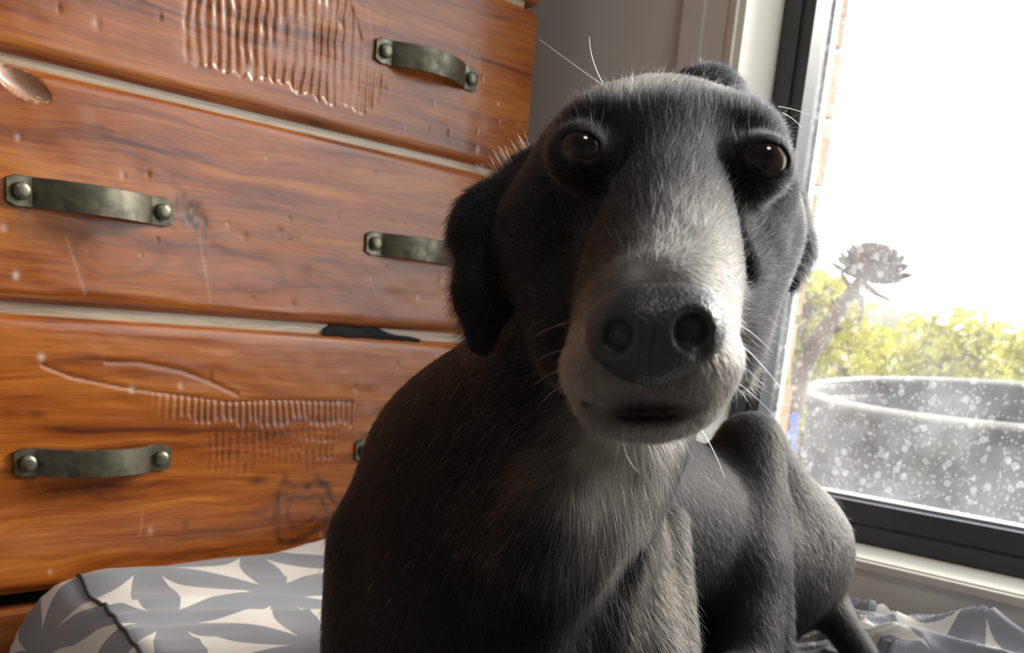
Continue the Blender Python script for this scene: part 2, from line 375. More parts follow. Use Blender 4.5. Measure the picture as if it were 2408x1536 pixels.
def drawer(i, z0, z1):
    nx = 640 if i in (0, 2) else (420 if i == 1 else 120)
    nzz = 112 if i in (0, 1, 2) else 30
    R = 0.011; th = 0.023
    def axis(lo, hi, n):
        e = R*(1-np.cos(np.linspace(0, math.pi/2, 7)))
        return np.concatenate([lo+e[:-1], np.linspace(lo+R, hi-R, n), (hi-e[:-1])[::-1]])
    xs, zs = axis(CX0, CX1, nx), axis(z0, z1, nzz)
    X, Z = np.meshgrid(xs, zs, indexing='ij')
    def edge(d): q = np.clip(1-d/R, 0, 1); return R*(1-np.sqrt(np.clip(1-q*q, 0, 1)))
    dep = edge(np.minimum(X-CX0, CX1-X))
    ez = edge(np.minimum(Z-z0, z1-Z)); dep = np.maximum(dep, ez) + 0.4*np.minimum(dep, ez)
    inner = sstep(0.0, 0.006, np.minimum(np.minimum(X-CX0, CX1-X), np.minimum(Z-z0, z1-Z))-R*0.8)
    dark = np.zeros_like(X); scuff = np.zeros_like(X); bare = np.zeros_like(X)
    und = 0.0006*fbm(X*14, Z*22, i*7.3+0*X, 3)                     # hand-planed unevenness
    dep = dep + und*inner
    # small dents
    rs = np.random.RandomState(11+i)
    for k in range(30):
        cx, cz, r = rs.uniform(CX0, CX1), rs.uniform(z0+.015, z1-.015), rs.uniform(.0012, .0035)
        g = np.exp(-(((X-cx)/r)**2+((Z-cz)/(r*1.3))**2)); dep = dep+0.0005*g
        if k % 3 == 0: scuff = np.maximum(scuff, 0.45*g)
        else: dark = np.maximum(dark, 0.40*g)
    # thin scratches
    for k in range(5):
        cx, cz = rs.uniform(CX0, CX1), rs.uniform(z0+.03, z1-.03); a = rs.uniform(1.1, 2.2); L = rs.uniform(.006, .03)
        d = seg_d(X, Z, [(cx, cz), (cx+L*math.cos(a), cz+L*math.sin(a))]); scuff = np.maximum(scuff, 0.15*np.exp(-(d/.0012)**2))
    if i == 2:      # broad band of cross-cut saw ribs
        lo = 0.6235-0.02*(X-0.51); hi = 0.735-0.055*sstep(0.66, 0.73, X)-0.03*sstep(0.56, 0.50, X)
        mk = sstep(0.500, 0.512, X+0.004*vnoise(Z*90, 0*Z, 0*Z))*sstep(0.730, 0.718, X+0.010*vnoise(Z*60, 3+0*Z, 0*Z))
        jag = 0.006*vnoise(X*170, 0*X, 0*X+2)
        mk = mk*sstep(lo-0.002, lo+0.001, Z+jag)*sstep(hi+0.004, hi-0.006, Z+3*jag)
        ph = X*2*math.pi/0.0100 + 2.2*vnoise(X*40, Z*26, 0*X) + 0.8*vnoise(X*90, Z*80, 4+0*X)
        amp = 0.55+0.45*vnoise(X*35, Z*40, 9+0*X)
        rib = (0.5+0.5*np.cos(ph))*amp
        dep = dep + mk*(0.0006+0.0016*rib); bare = np.maximum(bare, mk*(0.14+0.2*vnoise(X*60, Z*200, 1+0*X)))  # pale sheen of the ribs is painted in through the bare channel
        dark = np.maximum(dark, mk*np.clip(rib-0.40, 0, 1)*0.65)
        p = [face(890, 0), face(915, 25), face(905, 75)]; dark = np.maximum(dark, .5*np.exp(-(seg_d(X, Z, p)/.0012)**2))
        dark = np.maximum(dark, .95*np.exp(-(seg_d(X, Z, [face(868, 103), face(886, 110)])/.0022)**2))
    if i == 1:
        # scooped finger recess at the top edge
        cx, cz = face(50, 193); u = (X-cx)*0.93-(Z-cz)*0.36; v = (X-cx)*0.36+(Z-cz)*0.93
        q = (u/0.024)**2+(v/0.0095)**2; m = np.clip(1-q, 0, 1); dep = dep+0.0075*np.sqrt(m)
        bare = np.maximum(bare, 0.9*(m > 0)); 
        # dark knot right of the handle
        cx, cz = face(452, 505); u = (X-cx)+0.3*(Z-cz); d = np.hypot(u/0.015, (Z-cz)/0.020)*(1+.35*vnoise(X*140, Z*140, 0*X))
        dark = np.maximum(dark, 1.0*np.exp(-d**3)*(0.75+0.6*vnoise(X*330, Z*220, 5+0*X))); dep = dep+0.001*np.exp(-d**2)
        scuff = np.maximum(scuff, 0.42*np.exp(-(np.hypot((X-cx)/.014, (Z-cz)/.016))**2)*np.clip(vnoise(X*260, Z*160, 2+0*X), 0, 1))
        for pts in ([(420, 455), (560, 470), (760, 520)], [(330, 400), (420, 440)], [(455, 560), (560, 545), (700, 560)]):
            d = seg_d(X, Z, [face(*p) for p in pts])+0.002*vnoise(X*60, Z*60, 0*X); dark = np.maximum(dark, 0.40*np.exp(-(d/.004)**2))
        # two hull-shaped loops of grain in the lower half
        for (px, py, rx) in ((275, 600, .042), (560, 640, .05), (800, 655, .05)):
            cx, cz = face(px, py); d = np.hypot((X-cx)/rx, (Z-cz)/0.018)+.12*vnoise(X*60, Z*60, 0*X)
            dark = np.maximum(dark, 0.34*np.exp(-((d-1)/.16)**2)); dark = np.maximum(dark, 0.20*np.exp(-((d-.55)/.12)**2))
        for pts in ([(155, 555), (200, 690)], [(470, 560), (495, 710)]):
            d = seg_d(X, Z, [face(*p) for p in pts]); scuff = np.maximum(scuff, 0.25*np.exp(-(d/.0012)**2))
        cx, cz = face(38, 648); scuff = np.maximum(scuff, 0.95*np.exp(-(((X-cx)/.0025)**2+((Z-cz)/.0035)**2)))
    if i == 0:
        # knife line with shallow saw chatter below it, knot at lower right
        c1 = [(100, 858), (170, 885), (300, 912), (420, 928), (545, 945), (640, 940), (830, 945)]
        c2 = [(250, 850), (330, 852), (430, 872), (490, 895), (560, 928)]
        d = seg_d(X, Z, [face(*p) for p in c1]); dep = dep+.0012*np.exp(-(d/.0016)**2); dark = np.maximum(dark, .62*np.exp(-(d/.0014)**2))
        d = seg_d(X, Z, [face(*p) for p in c2]); dep = dep+.0009*np.exp(-(d/.0016)**2); dark = np.maximum(dark, .42*np.exp(-(d/.0014)**2))
        xa, za = face(320, 925)[0], None
        xb = face(835, 960)[0]; ztop = np.interp(X, [face(*p)[0] for p in c1], [face(*p)[1] for p in c1])
        mk = sstep(xa, xa+.06, X)*sstep(xb+.004, xb-.004, X)*sstep(ztop, ztop-.002, Z)*sstep(ztop-.026, ztop-.018, Z+.006*vnoise(X*80, 0*X, 0*X))
        rib = 0.5+0.5*np.cos(X*2*math.pi/0.0075+1.6*vnoise(X*50, Z*40, 0*X))
        dep = dep+mk*.0010*rib; dark = np.maximum(dark, mk*rib*0.32); bare = np.maximum(bare, mk*.22*(1-rib))
        x2, z2 = face(470, 1020); x3, z3 = face(805, 1110)
        mk = sstep(x2, x2+.02, X)*sstep(x3, x3-.02, X)*sstep(z3-.004, z3+.012, Z)*sstep(z2+.008, z2-.004, Z)
        rib = (0.5+0.5*np.cos(X*2*math.pi/0.0085+2*vnoise(X*50, Z*50, 3+0*X)))*np.clip(.5+vnoise(X*50, Z*260, 0*X), 0, 1)
        dep = dep+mk*.0005*rib; dark = np.maximum(dark, mk*rib*0.45)
        cx, cz = face(712, 1200); d = np.hypot((X-cx)/.040, (Z-cz)/.028)*(1+.30*vnoise(X*70, Z*70, 0*X))
        ring = np.exp(-((d-1)/.16)**2)*(0.7+0.5*vnoise(X*120, Z*120, 2+0*X)); dark = np.maximum(dark, 0.95*ring)
        dark = np.maximum(dark, 0.75*np.exp(-((d-.55)/.12)**2)*(0.6+0.6*vnoise(X*150, Z*150, 6+0*X)))
        cx, cz = face(605, 1130); dark = np.maximum(dark, .75*np.exp(-(((X-cx)/.012)**2+((Z-cz)/.005)**2)))
        cx, cz = face(88, 975); dark = np.maximum(dark, .6*np.exp(-(((X-cx)/.008)**2+((Z-cz)/.004)**2)))
        cx, cz = face(97, 840); scuff = np.maximum(scuff, .9*np.exp(-(((X-cx)/.003)**2+((Z-cz)/.003)**2)))
    Y = YC + dep
    a, b = X.shape
    V = np.stack([X, Y, Z], -1).reshape(-1, 3)
    I = np.arange(a*b).reshape(a, b)
    Q = np.stack([I[:-1, :-1], I[1:, :-1], I[1:, 1:], I[:-1, 1:]], -1).reshape(-1, 4)
    rim = np.concatenate([I[:, 0], I[-1, 1:], I[-2::-1, -1], I[0, -2:0:-1]])
    n0 = len(V); back = V[rim].copy(); back[:, 1] = YC+th
    V = np.concatenate([V, back]); m = len(rim); j = np.arange(m); j2 = (j+1) % m
    Q = np.concatenate([Q, np.stack([rim[j2], rim[j], n0+j, n0+j2], -1)])
    me = np_mesh('drawer', V, Q)
    colr = np.zeros((len(V), 4), np.float32); colr[:, 3] = 1
    colr[:a*b, 0] = np.clip(dark, 0, 1).ravel(); colr[:a*b, 1] = np.clip(scuff, 0, 1).ravel(); colr[:a*b, 2] = np.clip(bare, 0, 1).ravel()
    at_ = me.color_attributes.new('mark', 'FLOAT_COLOR', 'POINT'); at_.data.foreach_set('color', colr.ravel())
    return link('drawer', me, M_WOOD, chest, True)

def strap_handle(cx, cz, parent, first={}):
    L, Hh, th, rise, fl = 0.147, 0.0250, 0.0028, 0.021, 0.0215
    if not first:
        s = []                                         # path along x with outward offset
        for t in np.linspace(0, fl, 4): s.append((-L/2+t, 0.0))
        n = 26
        for k in range(1, n):
            u = k/n; s.append((-L/2+fl+u*(L-2*fl), rise*math.sin(math.pi*u)**0.72))
        for t in np.linspace(0, fl, 4): s.append((L/2-fl+t, 0.0))
        V, Fc = [], []
        m = len(s)
        for k, (x, o) in enumerate(s):
            e = min(x+L/2, L/2-x); hh = Hh/2-(0.004*(1-min(1, e/0.004))**2 if e < 0.004 else 0)
            a, b = s[max(k-1, 0)], s[min(k+1, m-1)]; tx, ty = b[0]-a[0], b[1]-a[1]; q = math.hypot(tx, ty); nx_, ny_ = -ty/q, tx/q
            if k in (0, m-1): hh = Hh/2-0.003
            for (w, g) in ((-hh, 0), (-hh+.0007, 1), (hh-.0007, 1), (hh, 0)):
                oo = th if g else th*0.55
                V.append((x+nx_*oo, -(o+ny_*oo), w))
            V.append((x, -o+0.0, hh)); V.append((x, -o+0.0, -hh))
        for k in range(m-1):
            for j in range(6):
                j2 = (j+1) % 6; Fc.append((k*6+j, (k+1)*6+j, (k+1)*6+j2, k*6+j2))
        Fc.append(tuple(range(6))); Fc.append(tuple((m-1)*6+j for j in range(6))[::-1])
        me = mesh('handle', V, Fc); me.materials.append(M_METAL); me.shade_smooth()
        me.set_sharp_from_angle(angle=math.radians(35))
        first['h'] = me
        b = MB().tube([(0, 0, 0), (0, -0.0042, 0), (0, -0.0056, 0), (0, -0.0062, 0)], [0.0072, 0.0072, 0.0060, 0.0030], 20)
        mb = mesh('bolt', b.V, b.F); mb.materials.append(M_METAL); mb.shade_smooth(); mb.set_sharp_from_angle(angle=math.radians(40))
        first['b'] = mb
    o = bpy.data.objects.new('handle', first['h']); COL.objects.link(o); o.parent = parent; o.location = (cx, YC-0.0004, cz)
    for s in (-1, 1):
        q = bpy.data.objects.new('bolt', first['b']); COL.objects.link(q); q.parent = parent; q.location = (cx+s*(L/2-fl*0.52), YC-0.0028, cz)
HX = (0.4218, 0.7935)
HZ = (H0-0.1565, H0+0.069, H0+0.261, H0+0.455)
DRAW = []
for i, (a, b) in enumerate(DR):
    d = drawer(i, a, b); DRAW.append(d)
    for hx in HX: strap_handle(hx, HZ[i], d)

# black garment caught above the bottom drawer
xs = np.linspace(0.679, 0.815, 40); vv = np.linspace(0, 1, 12)
Xg, Vg = np.meshgrid(xs, vv, indexing='ij')
t = (Xg-0.679)/0.136
lean = 0.012*(1-Vg)
hgt = np.interp(t, [0, .06, .55, .66, 1], [0.006, 0.0125, 0.0115, 0.006, 0.001])
Zg = 0.3878+0.0025*np.sin(Vg*3.1)+hgt*np.sin(Vg*math.pi*0.5)+0.0012*fbm(Xg*90, Vg*3, 0*Xg, 2)
Yg = YC+0.004+0.012*Vg**1.5-0.006*np.sin(Vg*math.pi)*(0.5+0.5*vnoise(Xg*60, Vg*2, 0*Xg))
Vv = np.stack([Xg-lean*0.5, Yg, Zg], -1).reshape(-1, 3); I = np.arange(len(Vv)).reshape(Xg.shape)
Q = np.stack([I[:-1, :-1], I[1:, :-1], I[1:, 1:], I[:-1, 1:]], -1).reshape(-1, 4)
M_BLACKCLOTH = paint_mat('black_cotton', (0.010, 0.011, 0.012), 0.9, 0.2)
g = link('garment', np_mesh('garment', Vv, Q), M_BLACKCLOTH, None, True)
sm = g.modifiers.new('thickness', 'SOLIDIFY'); sm.thickness = 0.0015
tag(g, 'black garment caught in the gap above the bottom drawer', 'clothing')

# ------------------------------------------------------------------ dog bed with petal-print cover
def petal_mat(name, a=0.128):
    m = principled(name, (0.4, 0.4, 0.4), 0.85); n, l, b = nodes(m)
    def mth(op, x, y=None):
        q = n.new('ShaderNodeMath'); q.operation = op
        for s, v in ((q.inputs[0], x), (q.inputs[1], y)):
            if v is None: continue
            if hasattr(v, 'links'): l.new(v, s)
            else: s.default_value = v
        return q.outputs[0]
    uv = n.new('ShaderNodeUVMap'); uv.uv_map = 'UVMap'
    wob = noise_node(n, l, uv.outputs[0], 14, 2)
    sc = n.new('ShaderNodeVectorMath'); sc.operation = 'MULTIPLY_ADD'; sc.inputs[1].default_value = (0.006, 0.006, 0); l.new(wob.outputs['Color'], sc.inputs[0]); l.new(uv.outputs[0], sc.inputs[2])
    sp = n.new('ShaderNodeSeparateXYZ'); l.new(sc.outputs[0], sp.inputs[0])
    x = mth('DIVIDE', sp.outputs[0], a); y = mth('DIVIDE', sp.outputs[1], a)
    q3 = math.sqrt(3); tot = None
    for ox, oy in ((0, 0), (0.5, q3/2)):
        xx = mth('SUBTRACT', x, ox); yy = mth('SUBTRACT', y, oy)
        fx = mth('SUBTRACT', xx, mth('FLOOR', xx)); fy = mth('MULTIPLY', mth('SUBTRACT', mth('DIVIDE', yy, q3), mth('FLOOR', mth('DIVIDE', yy, q3))), q3)
        for i in (0, 1):
            for j in (0, 1):
                dx = mth('SUBTRACT', fx, i); dy = mth('SUBTRACT', fy, j*q3)
                c = mth('LESS_THAN', mth('ADD', mth('MULTIPLY', dx, dx), mth('MULTIPLY', dy, dy)), 1.035)
                tot = c if tot is None else mth('ADD', tot, c)
    petal = mth('GREATER_THAN', tot, 3.5)
    c = mixc(n, l, petal, (0.60, 0.565, 0.52), (0.205, 0.212, 0.238))
    l.new(c, b.inputs['Base Color'])
    b.inputs['Sheen Weight'].default_value = 0.15
    w = noise_node(n, l, uv.outputs[0], 900, 2); bump(n, l, b, w.outputs['Fac'], 0.15, 0.0006)
    return m
M_PETAL = petal_mat('petal_print_cotton')
BX0, BX1, BY0, BY1, BH = 0.320, 1.046, -0.42, 0.903, 0.150
bed = empty('dog_bed', ((BX0+BX1)/2, (BY0+BY1)/2, 0.0)); tag(bed, 'padded dog bed in a grey and cream petal-print cotton cover', 'dog bed')
def bed_z(X, Y):
    ed = np.minimum(np.minimum(X-BX0, (BX1-X)*2.6), np.minimum(Y-BY0, (BY1-Y)*2.6))
    r = 0.058; q = np.clip(1-ed/r, 0, 1); prof = np.sqrt(np.clip(1-q*q, 0, 1))
    z = BH*prof
    z = z*(1+0.10*sstep(.70, .86, Y)*sstep(.33, .42, X))
    top = sstep(0.02, 0.07, ed)
    z = z + top*(0.004*fbm(X*7, Y*7, 0*X, 3))
    z = z + prof*(0.012*sstep(.80, .98, X)*sstep(.62, .48, Y)+0.022*sstep(.78, .95, X)*sstep(.48, .28, Y))
    # crumpled ridges between the dog and the window
    wr = sstep(0.76, 0.90, X)*sstep(0.66, 0.50, Y)
    a = X*0.8+Y*0.6+0.05*fbm(X*6, Y*6, 2+0*X, 2)
    rg = np.abs(vnoise(a*26, (Y-X*0.5)*5, 5+0*X)); rg2 = np.abs(vnoise(a*55, (Y-X)*11, 8+0*X))
    z = z + wr*(0.012-0.040*rg-0.016*rg2)*prof
    # soft pulls at the left end, by the chest
    wl_ = sstep(0.62, 0.74, Y)*sstep(0.80, 0.60, X)
    rg = np.abs(vnoise((Y+0.25*X)*34, X*5, 1+0*X)); z = z + wl_*(0.005-0.010*rg)*prof
    z = z - 0.006*sstep(.40, .50, X)*sstep(1.02, .97, X)*sstep(.16, .24, Y)*sstep(.70, .60, Y)
    z = z + 0.010*np.exp(-(((X-0.70)/.06)**2+((Y-0.87)/.05)**2))*prof
    return np.maximum(z, 0.002)
def dense(lo, hi, n, e=0.06):
    k = 18; q = e*(1-np.cos(np.linspace(0, math.pi/2, k)))
    return np.concatenate([lo+q[:-1], np.linspace(lo+e, hi-e, n), (hi-q[:-1])[::-1]])
xs, ys = dense(BX0, BX1, 230), dense(BY0, BY1, 380)
X, Y = np.meshgrid(xs, ys, indexing='ij'); Z = bed_z(X, Y)
ix = len(xs)//2; iy = len(ys)//2
U = np.concatenate([[0], np.cumsum(np.hypot(np.diff(xs), np.diff(Z[:, iy])))]); W_ = np.concatenate([[0], np.cumsum(np.hypot(np.diff(ys), np.diff(Z[ix, :])))])
Vv = np.stack([X, Y, Z], -1).reshape(-1, 3); I = np.arange(len(Vv)).reshape(X.shape)
Q = np.stack([I[:-1, :-1], I[1:, :-1], I[1:, 1:], I[:-1, 1:]], -1).reshape(-1, 4)
me = np_mesh('cover', Vv, Q)
uvl = me.uv_layers.new(name='UVMap')
Ug, Wg = np.meshgrid(U, W_, indexing='ij'); ca, sa = math.cos(0.85), math.sin(0.85)
UV = np.stack([(Ug*ca-Wg*sa), (Ug*sa+Wg*ca)], -1).reshape(-1, 2)
uvl.data.foreach_set('uv', UV[Q.ravel()].astype(np.float32).ravel())
COVER = me
link('cover', me, M_PETAL, bed, True)
M_SEAM = paint_mat('seam_thread', (0.055, 0.058, 0.062), 0.9, 0.2)
ys_ = np.linspace(0.895, 0.40, 90); sx = 0.392-0.030*(0.895-ys_)/0.165*0.9
sx = np.maximum(sx, 0.352+0*sx)
pts = [(x, y, float(bed_z(np.array([x]), np.array([y]))[0])+0.0006) for x, y in zip(sx, ys_)]
MB().tube(pts, 0.0021, 8).build('seam', M_SEAM, bed, True)

# ------------------------------------------------------------------ the dog
# Signed-distance shapes in camera-aligned metres (right, down, forward), meshed once by surface nets into ONE body.
def C(x, y, Z): return np.array([(x-PX)/F_PX*Z, (y-PY)/F_PX*Z, Z])
def Wc(x, y, z): return MC @ (np.array([x, y, z])-CAM)           # world -> camera-aligned
def rp_(px, Z): return px*Z/F_PX

class Field:
    def __init__(s, u0, u1, v0, v1, z0, z1, step, wstep):
        s.u = np.arange(u0, u1, step); s.v = np.arange(v0, v1, step); s.w = np.arange(math.log(z0), math.log(z1), wstep)
        s.S = np.full((len(s.u), len(s.v), len(s.w)), 0.06, np.float32)
    def box(s, c, r):
        c = np.asarray(c); z0, z1 = max(c[2]-r, math.exp(s.w[0])), c[2]+r
        def rng(a, lo, hi):
            i = max(np.searchsorted(a, lo)-1, 0); j = min(np.searchsorted(a, hi)+1, len(a)); return slice(i, max(j, i+1))
        us = [(c[0]-r)/z0, (c[0]-r)/z1, (c[0]+r)/z0, (c[0]+r)/z1]; vs_ = [(c[1]-r)/z0, (c[1]-r)/z1, (c[1]+r)/z0, (c[1]+r)/z1]
        a, b, d = rng(s.u, min(us), max(us)), rng(s.v, min(vs_), max(vs_)), rng(s.w, math.log(z0), math.log(z1))
        zz = np.exp(s.w[d]).astype(np.float32)[None, None, :]
        return (a, b, d), s.u[a].astype(np.float32)[:, None, None]*zz, s.v[b].astype(np.float32)[None, :, None]*zz, zz+0*s.u[a].astype(np.float32)[:, None, None]
    def put(s, sl, d, k, sub=False):
        o = s.S[sl]
        if sub:
            d = -d; h = np.maximum(k-np.abs(o-d), 0)/k; s.S[sl] = np.maximum(o, d)+h*h*k*0.25
        else:
            h = np.maximum(k-np.abs(o-d), 0)/k; s.S[sl] = np.minimum(o, d)-h*h*k*0.25
    def ell(s, c, r, k=0.012, sub=False, rotz=0.0, rotx=0.0):
        """ellipsoid; rotz turns it in the picture plane (degrees)"""
        r = np.asarray(r, float); sl, X, Y, Z = s.box(c, r.max()+k+0.02)
        x, y, z = X-c[0], Y-c[1], Z-c[2]
        if rotz:
            a = math.radians(rotz); x, y = x*math.cos(a)+y*math.sin(a), -x*math.sin(a)+y*math.cos(a)
        if rotx:
            a = math.radians(rotx); y, z = y*math.cos(a)+z*math.sin(a), -y*math.sin(a)+z*math.cos(a)
        k0 = np.sqrt((x/r[0])**2+(y/r[1])**2+(z/r[2])**2); k1 = np.sqrt((x/r[0]**2)**2+(y/r[1]**2)**2+(z/r[2]**2)**2)+1e-6
        s.put(sl, (k0*(k0-1)/k1).astype(np.float32), k, sub)
    def cone(s, a, b, ra, rb, k=0.012, sub=False, flat=1.0, fdir=(0, 0, 1)):
        """tapered capsule; flat<1 squeezes it along fdir"""
        a, b = np.asarray(a, float), np.asarray(b, float); c = (a+b)/2; R = np.linalg.norm(b-a)/2+max(ra, rb)+k+0.02
        sl, X, Y, Z = s.box(c, R)
        d = b-a; L2 = d @ d; t = np.clip(((X-a[0])*d[0]+(Y-a[1])*d[1]+(Z-a[2])*d[2])/L2, 0, 1)
        x, y, z = X-a[0]-t*d[0], Y-a[1]-t*d[1], Z-a[2]-t*d[2]
        if flat != 1.0:
            f = np.asarray(fdir, float); f = f/np.linalg.norm(f); q = x*f[0]+y*f[1]+z*f[2]; g = 1/flat-1
            x, y, z = x+q*g*f[0], y+q*g*f[1], z+q*g*f[2]
        dist = np.sqrt(x*x+y*y+z*z)-(ra+(rb-ra)*t)
        if flat != 1.0: dist = dist*(0.45+0.55*flat)
        s.put(sl, dist.astype(np.float32), k, sub)
    def surface(s):
        S = s.S; nx, ny, nz = S.shape; neg = S < 0
        cnt = np.zeros((nx-1, ny-1, nz-1), np.int8)
        for i in (0, 1):
            for j in (0, 1):
                for k in (0, 1): cnt += neg[i:nx-1+i, j:ny-1+j, k:nz-1+k]
        act = (cnt > 0) & (cnt < 8); idx = np.full(act.shape, -1, np.int32); P = np.argwhere(act); idx[act] = np.arange(len(P))
        cor = {}
        for i in (0, 1):
            for j in (0, 1):
                for k in (0, 1): cor[i, j, k] = S[P[:, 0]+i, P[:, 1]+j, P[:, 2]+k]
        acc = np.zeros((len(P), 3)); num = np.zeros(len(P))
        for ax in range(3):
            for i in (0, 1):
                for j in (0, 1):
                    lo = [i, j]; lo.insert(ax, 0); hi = [i, j]; hi.insert(ax, 1)
                    a, b = cor[tuple(lo)], cor[tuple(hi)]; m = (a < 0) != (b < 0); t = np.where(m, a/np.where(m, a-b, 1), 0)
                    p = np.tile(np.array(lo, float), (len(P), 1)); p[:, ax] = t; acc[m] += p[m]; num[m] += 1
        G = P+acc/num[:, None]
        Qs = []
        for ax in range(3):
            o = [x for x in range(3) if x != ax]
            A = neg; lo = [slice(None)]*3; hi = [slice(None)]*3; lo[ax] = slice(0, -1); hi[ax] = slice(1, None)
            x = A[tuple(lo)] != A[tuple(hi)]
            cr = [slice(None)]*3
            for q in o: cr[q] = slice(1, -1)
            e = np.argwhere(x[tuple(cr)])
            for q in o: e[:, q] += 1
            sg = A[e[:, 0], e[:, 1], e[:, 2]]
            c = []
            for da, db in ((-1, -1), (0, -1), (0, 0), (-1, 0)):
                f = e.copy(); f[:, o[0]] += da; f[:, o[1]] += db; c.append(idx[f[:, 0], f[:, 1], f[:, 2]])
            q = np.stack(c, -1); flip = sg if ax != 1 else ~sg
            q[~flip] = q[~flip][:, ::-1]; Qs.append(q)
        Q = np.concatenate(Qs); Q = Q[(Q >= 0).all(1)]
        zz = np.exp(np.interp(G[:, 2], np.arange(nz), s.w))
        V = np.stack([np.interp(G[:, 0], np.arange(nx), s.u)*zz, np.interp(G[:, 1], np.arange(ny), s.v)*zz, zz], -1)
        return V, Q

def laplace(V, Q, it=2, lam=0.5):
    e = np.concatenate([Q[:, [0, 1]], Q[:, [1, 2]], Q[:, [2, 3]], Q[:, [3, 0]]]); e = np.concatenate([e, e[:, ::-1]])
    deg = np.bincount(e[:, 0], minlength=len(V)).astype(float)[:, None]; deg[deg == 0] = 1
    for _ in range(it):
        s = np.stack([np.bincount(e[:, 0], V[e[:, 1], k], len(V)) for k in range(3)], -1)
        V = V+lam*(s/deg-V)
    return V

BEDC = BH+0.001                                   # height of the bed top under the dog
EYE_L, EYE_R = C(1362, 366, 0.447), C(1790, 392, 0.447)
NOSE = C(1540, 775, 0.351)
D = Field(-0.215, 0.385, -0.52, 0.62, 0.315, 1.16, 0.0033, 0.0042)
# torso, back, rump
D.ell(C(1190, 1180, .715), (rp_(330, .715), rp_(338, .715), .125), .03)
D.ell(C(1195, 1500, .69), (rp_(386, .69), rp_(410, .69), .125), .04)
D.cone(C(1240, 1180, .76), C(1730, 1320, .96), .092, .085, .03)
D.ell(C(1800, 1310, .985), (rp_(188, .985), rp_(185, .985), .085), .03)
# hind leg: thigh up to the stifle, then the folded shin
D.cone(C(1862, 1290, .965), C(1764, 1056, .890), .050, .0285, .02)
D.cone(C(1762, 1055, .875), C(1738, 1330, .850), .0300, .0385, .012)
D.cone(C(1738, 1330, .850), C(1738, 1580, .830), .0385, .034, .012)
D.cone(C(1836, 1170, .860), C(1840, 1560, .835), .0085, .0110, .004)
D.cone(C(1738, 1580, .830), C(1690, 1660, .720), .026, .019, .012)      # hind paw, on the bed
# the other hind leg, folded on the far side
D.cone(Wc(.86, .50, .225), Wc(.735, .585, .235), .050, .030, .02)
D.cone(Wc(.735, .585, .235), Wc(.82, .600, .178), .028, .018, .012)
D.cone(Wc(.82, .600, .178), Wc(.72, .625, .168), .017, .015, .012)
# tail curling off the rump on to the bed
D.cone(C(1900, 1360, .990), C(1955, 1440, .960), .024, .0175, .012)
D.cone(C(1955, 1440, .960), C(2060, 1595, .900), .0175, .0130, .008)
D.cone(C(2060, 1595, .900), C(2135, 1720, .820), .0130, .0070, .006)
# shoulders, forelegs under the picture edge
D.cone(C(1565, 1235, .665), C(1575, 1600, .640), .0150, .0200, .014)
D.cone(C(1500, 1300, .640), C(1545, 1600, .620), .0120, .0170, .016)
D.cone(C(880, 1280, .690), C(880, 1620, .660), .0300, .0300, .03)
D.cone(Wc(.50, .52, BEDC+.035), Wc(.395, .45, BEDC+.024), .030, .020, .02)
D.cone(Wc(.56, .34, BEDC+.035), Wc(.415, .265, BEDC+.024), .030, .020, .02)
for (px_, py_), (dx_, dy_) in (((.395, .45), (-.83, -.555)), ((.415, .265), (-.89, -.46))):       # forepaws with four toes each
    D.ell(Wc(px_+dx_*.012, py_+dy_*.012, BEDC+.017), (.021, .018, .021), .008)
    for t_, q_ in ((-1.4, .024), (-.48, .034), (.48, .034), (1.4, .024)):
        bx, by = px_+dx_*.012-dy_*t_*.0095, py_+dy_*.012+dx_*t_*.0095
        D.cone(Wc(bx, by, BEDC+.018), Wc(bx+dx_*q_, by+dy_*q_, BEDC+.009), .0082, .0072, .003)
# neck
D.cone(C(1470, 830, .560), C(1300, 1180, .610), .050, .064, .03)
D.cone(C(1440, 1010, .545), C(1290, 1290, .585), .034, .048, .02)
D.cone(C(1330, 900, .600), C(1180, 1150, .690), .060, .085, .03)
D.cone(C(1585, 1225, .588), C(1500, 1350, .574), .0100, .0150, .012, sub=True)
D.cone(C(1500, 1350, .574), C(1430, 1580, .566), .0150, .0240, .014, sub=True)
D.cone(C(1300, 1180, .53), C(1250, 1300, .54), .012, .012, .03)
# skull, cheeks
D.ell(C(1540, 450, .515), (rp_(300, .515), rp_(230, .515), .064), .02, rotz=2)
D.ell(C(1522, 600, .520), (rp_(284, .520), rp_(235, .520), .060), .025)
D.ell(C(1652, 280, .530), (rp_(108, .53), rp_(112, .53), .030), .005)      # occiput bump
D.ell(C(1405, 300, .470), (rp_(105, .47), rp_(66, .47), .018), .014, rotz=-22)   # brows
D.ell(C(1750, 322, .470), (rp_(100, .47), rp_(70, .47), .020), .014, rotz=24)
D.cone(C(1290, 560, .505), C(1375, 800, .470), .026, .024, .02)
D.cone(C(1757, 560, .500), C(1680, 800, .460), .025, .022, .02)
D.cone(C(1848, 440, .478), C(1800, 570, .468), .0050, .0060, .008)
D.cone(C(1800, 570, .468), C(1740, 680, .446), .0060, .0055, .008)
# muzzle
D.cone(C(1566, 520, .480), C(1530, 833, .388), .0380, .0312, .018)
D.cone(C(1588, 380, .468), C(1542, 705, .376), .0235, .0185, .016)
D.ell(C(1468, 880, .374), (rp_(140, .374), rp_(88, .374), .030), .012, rotz=8)
D.ell(C(1598, 872, .374), (rp_(136, .374), rp_(92, .374), .030), .012, rotz=-10)
D.ell(C(1520, 955, .390), (rp_(145, .39), rp_(66, .39), .032), .010)     # chin
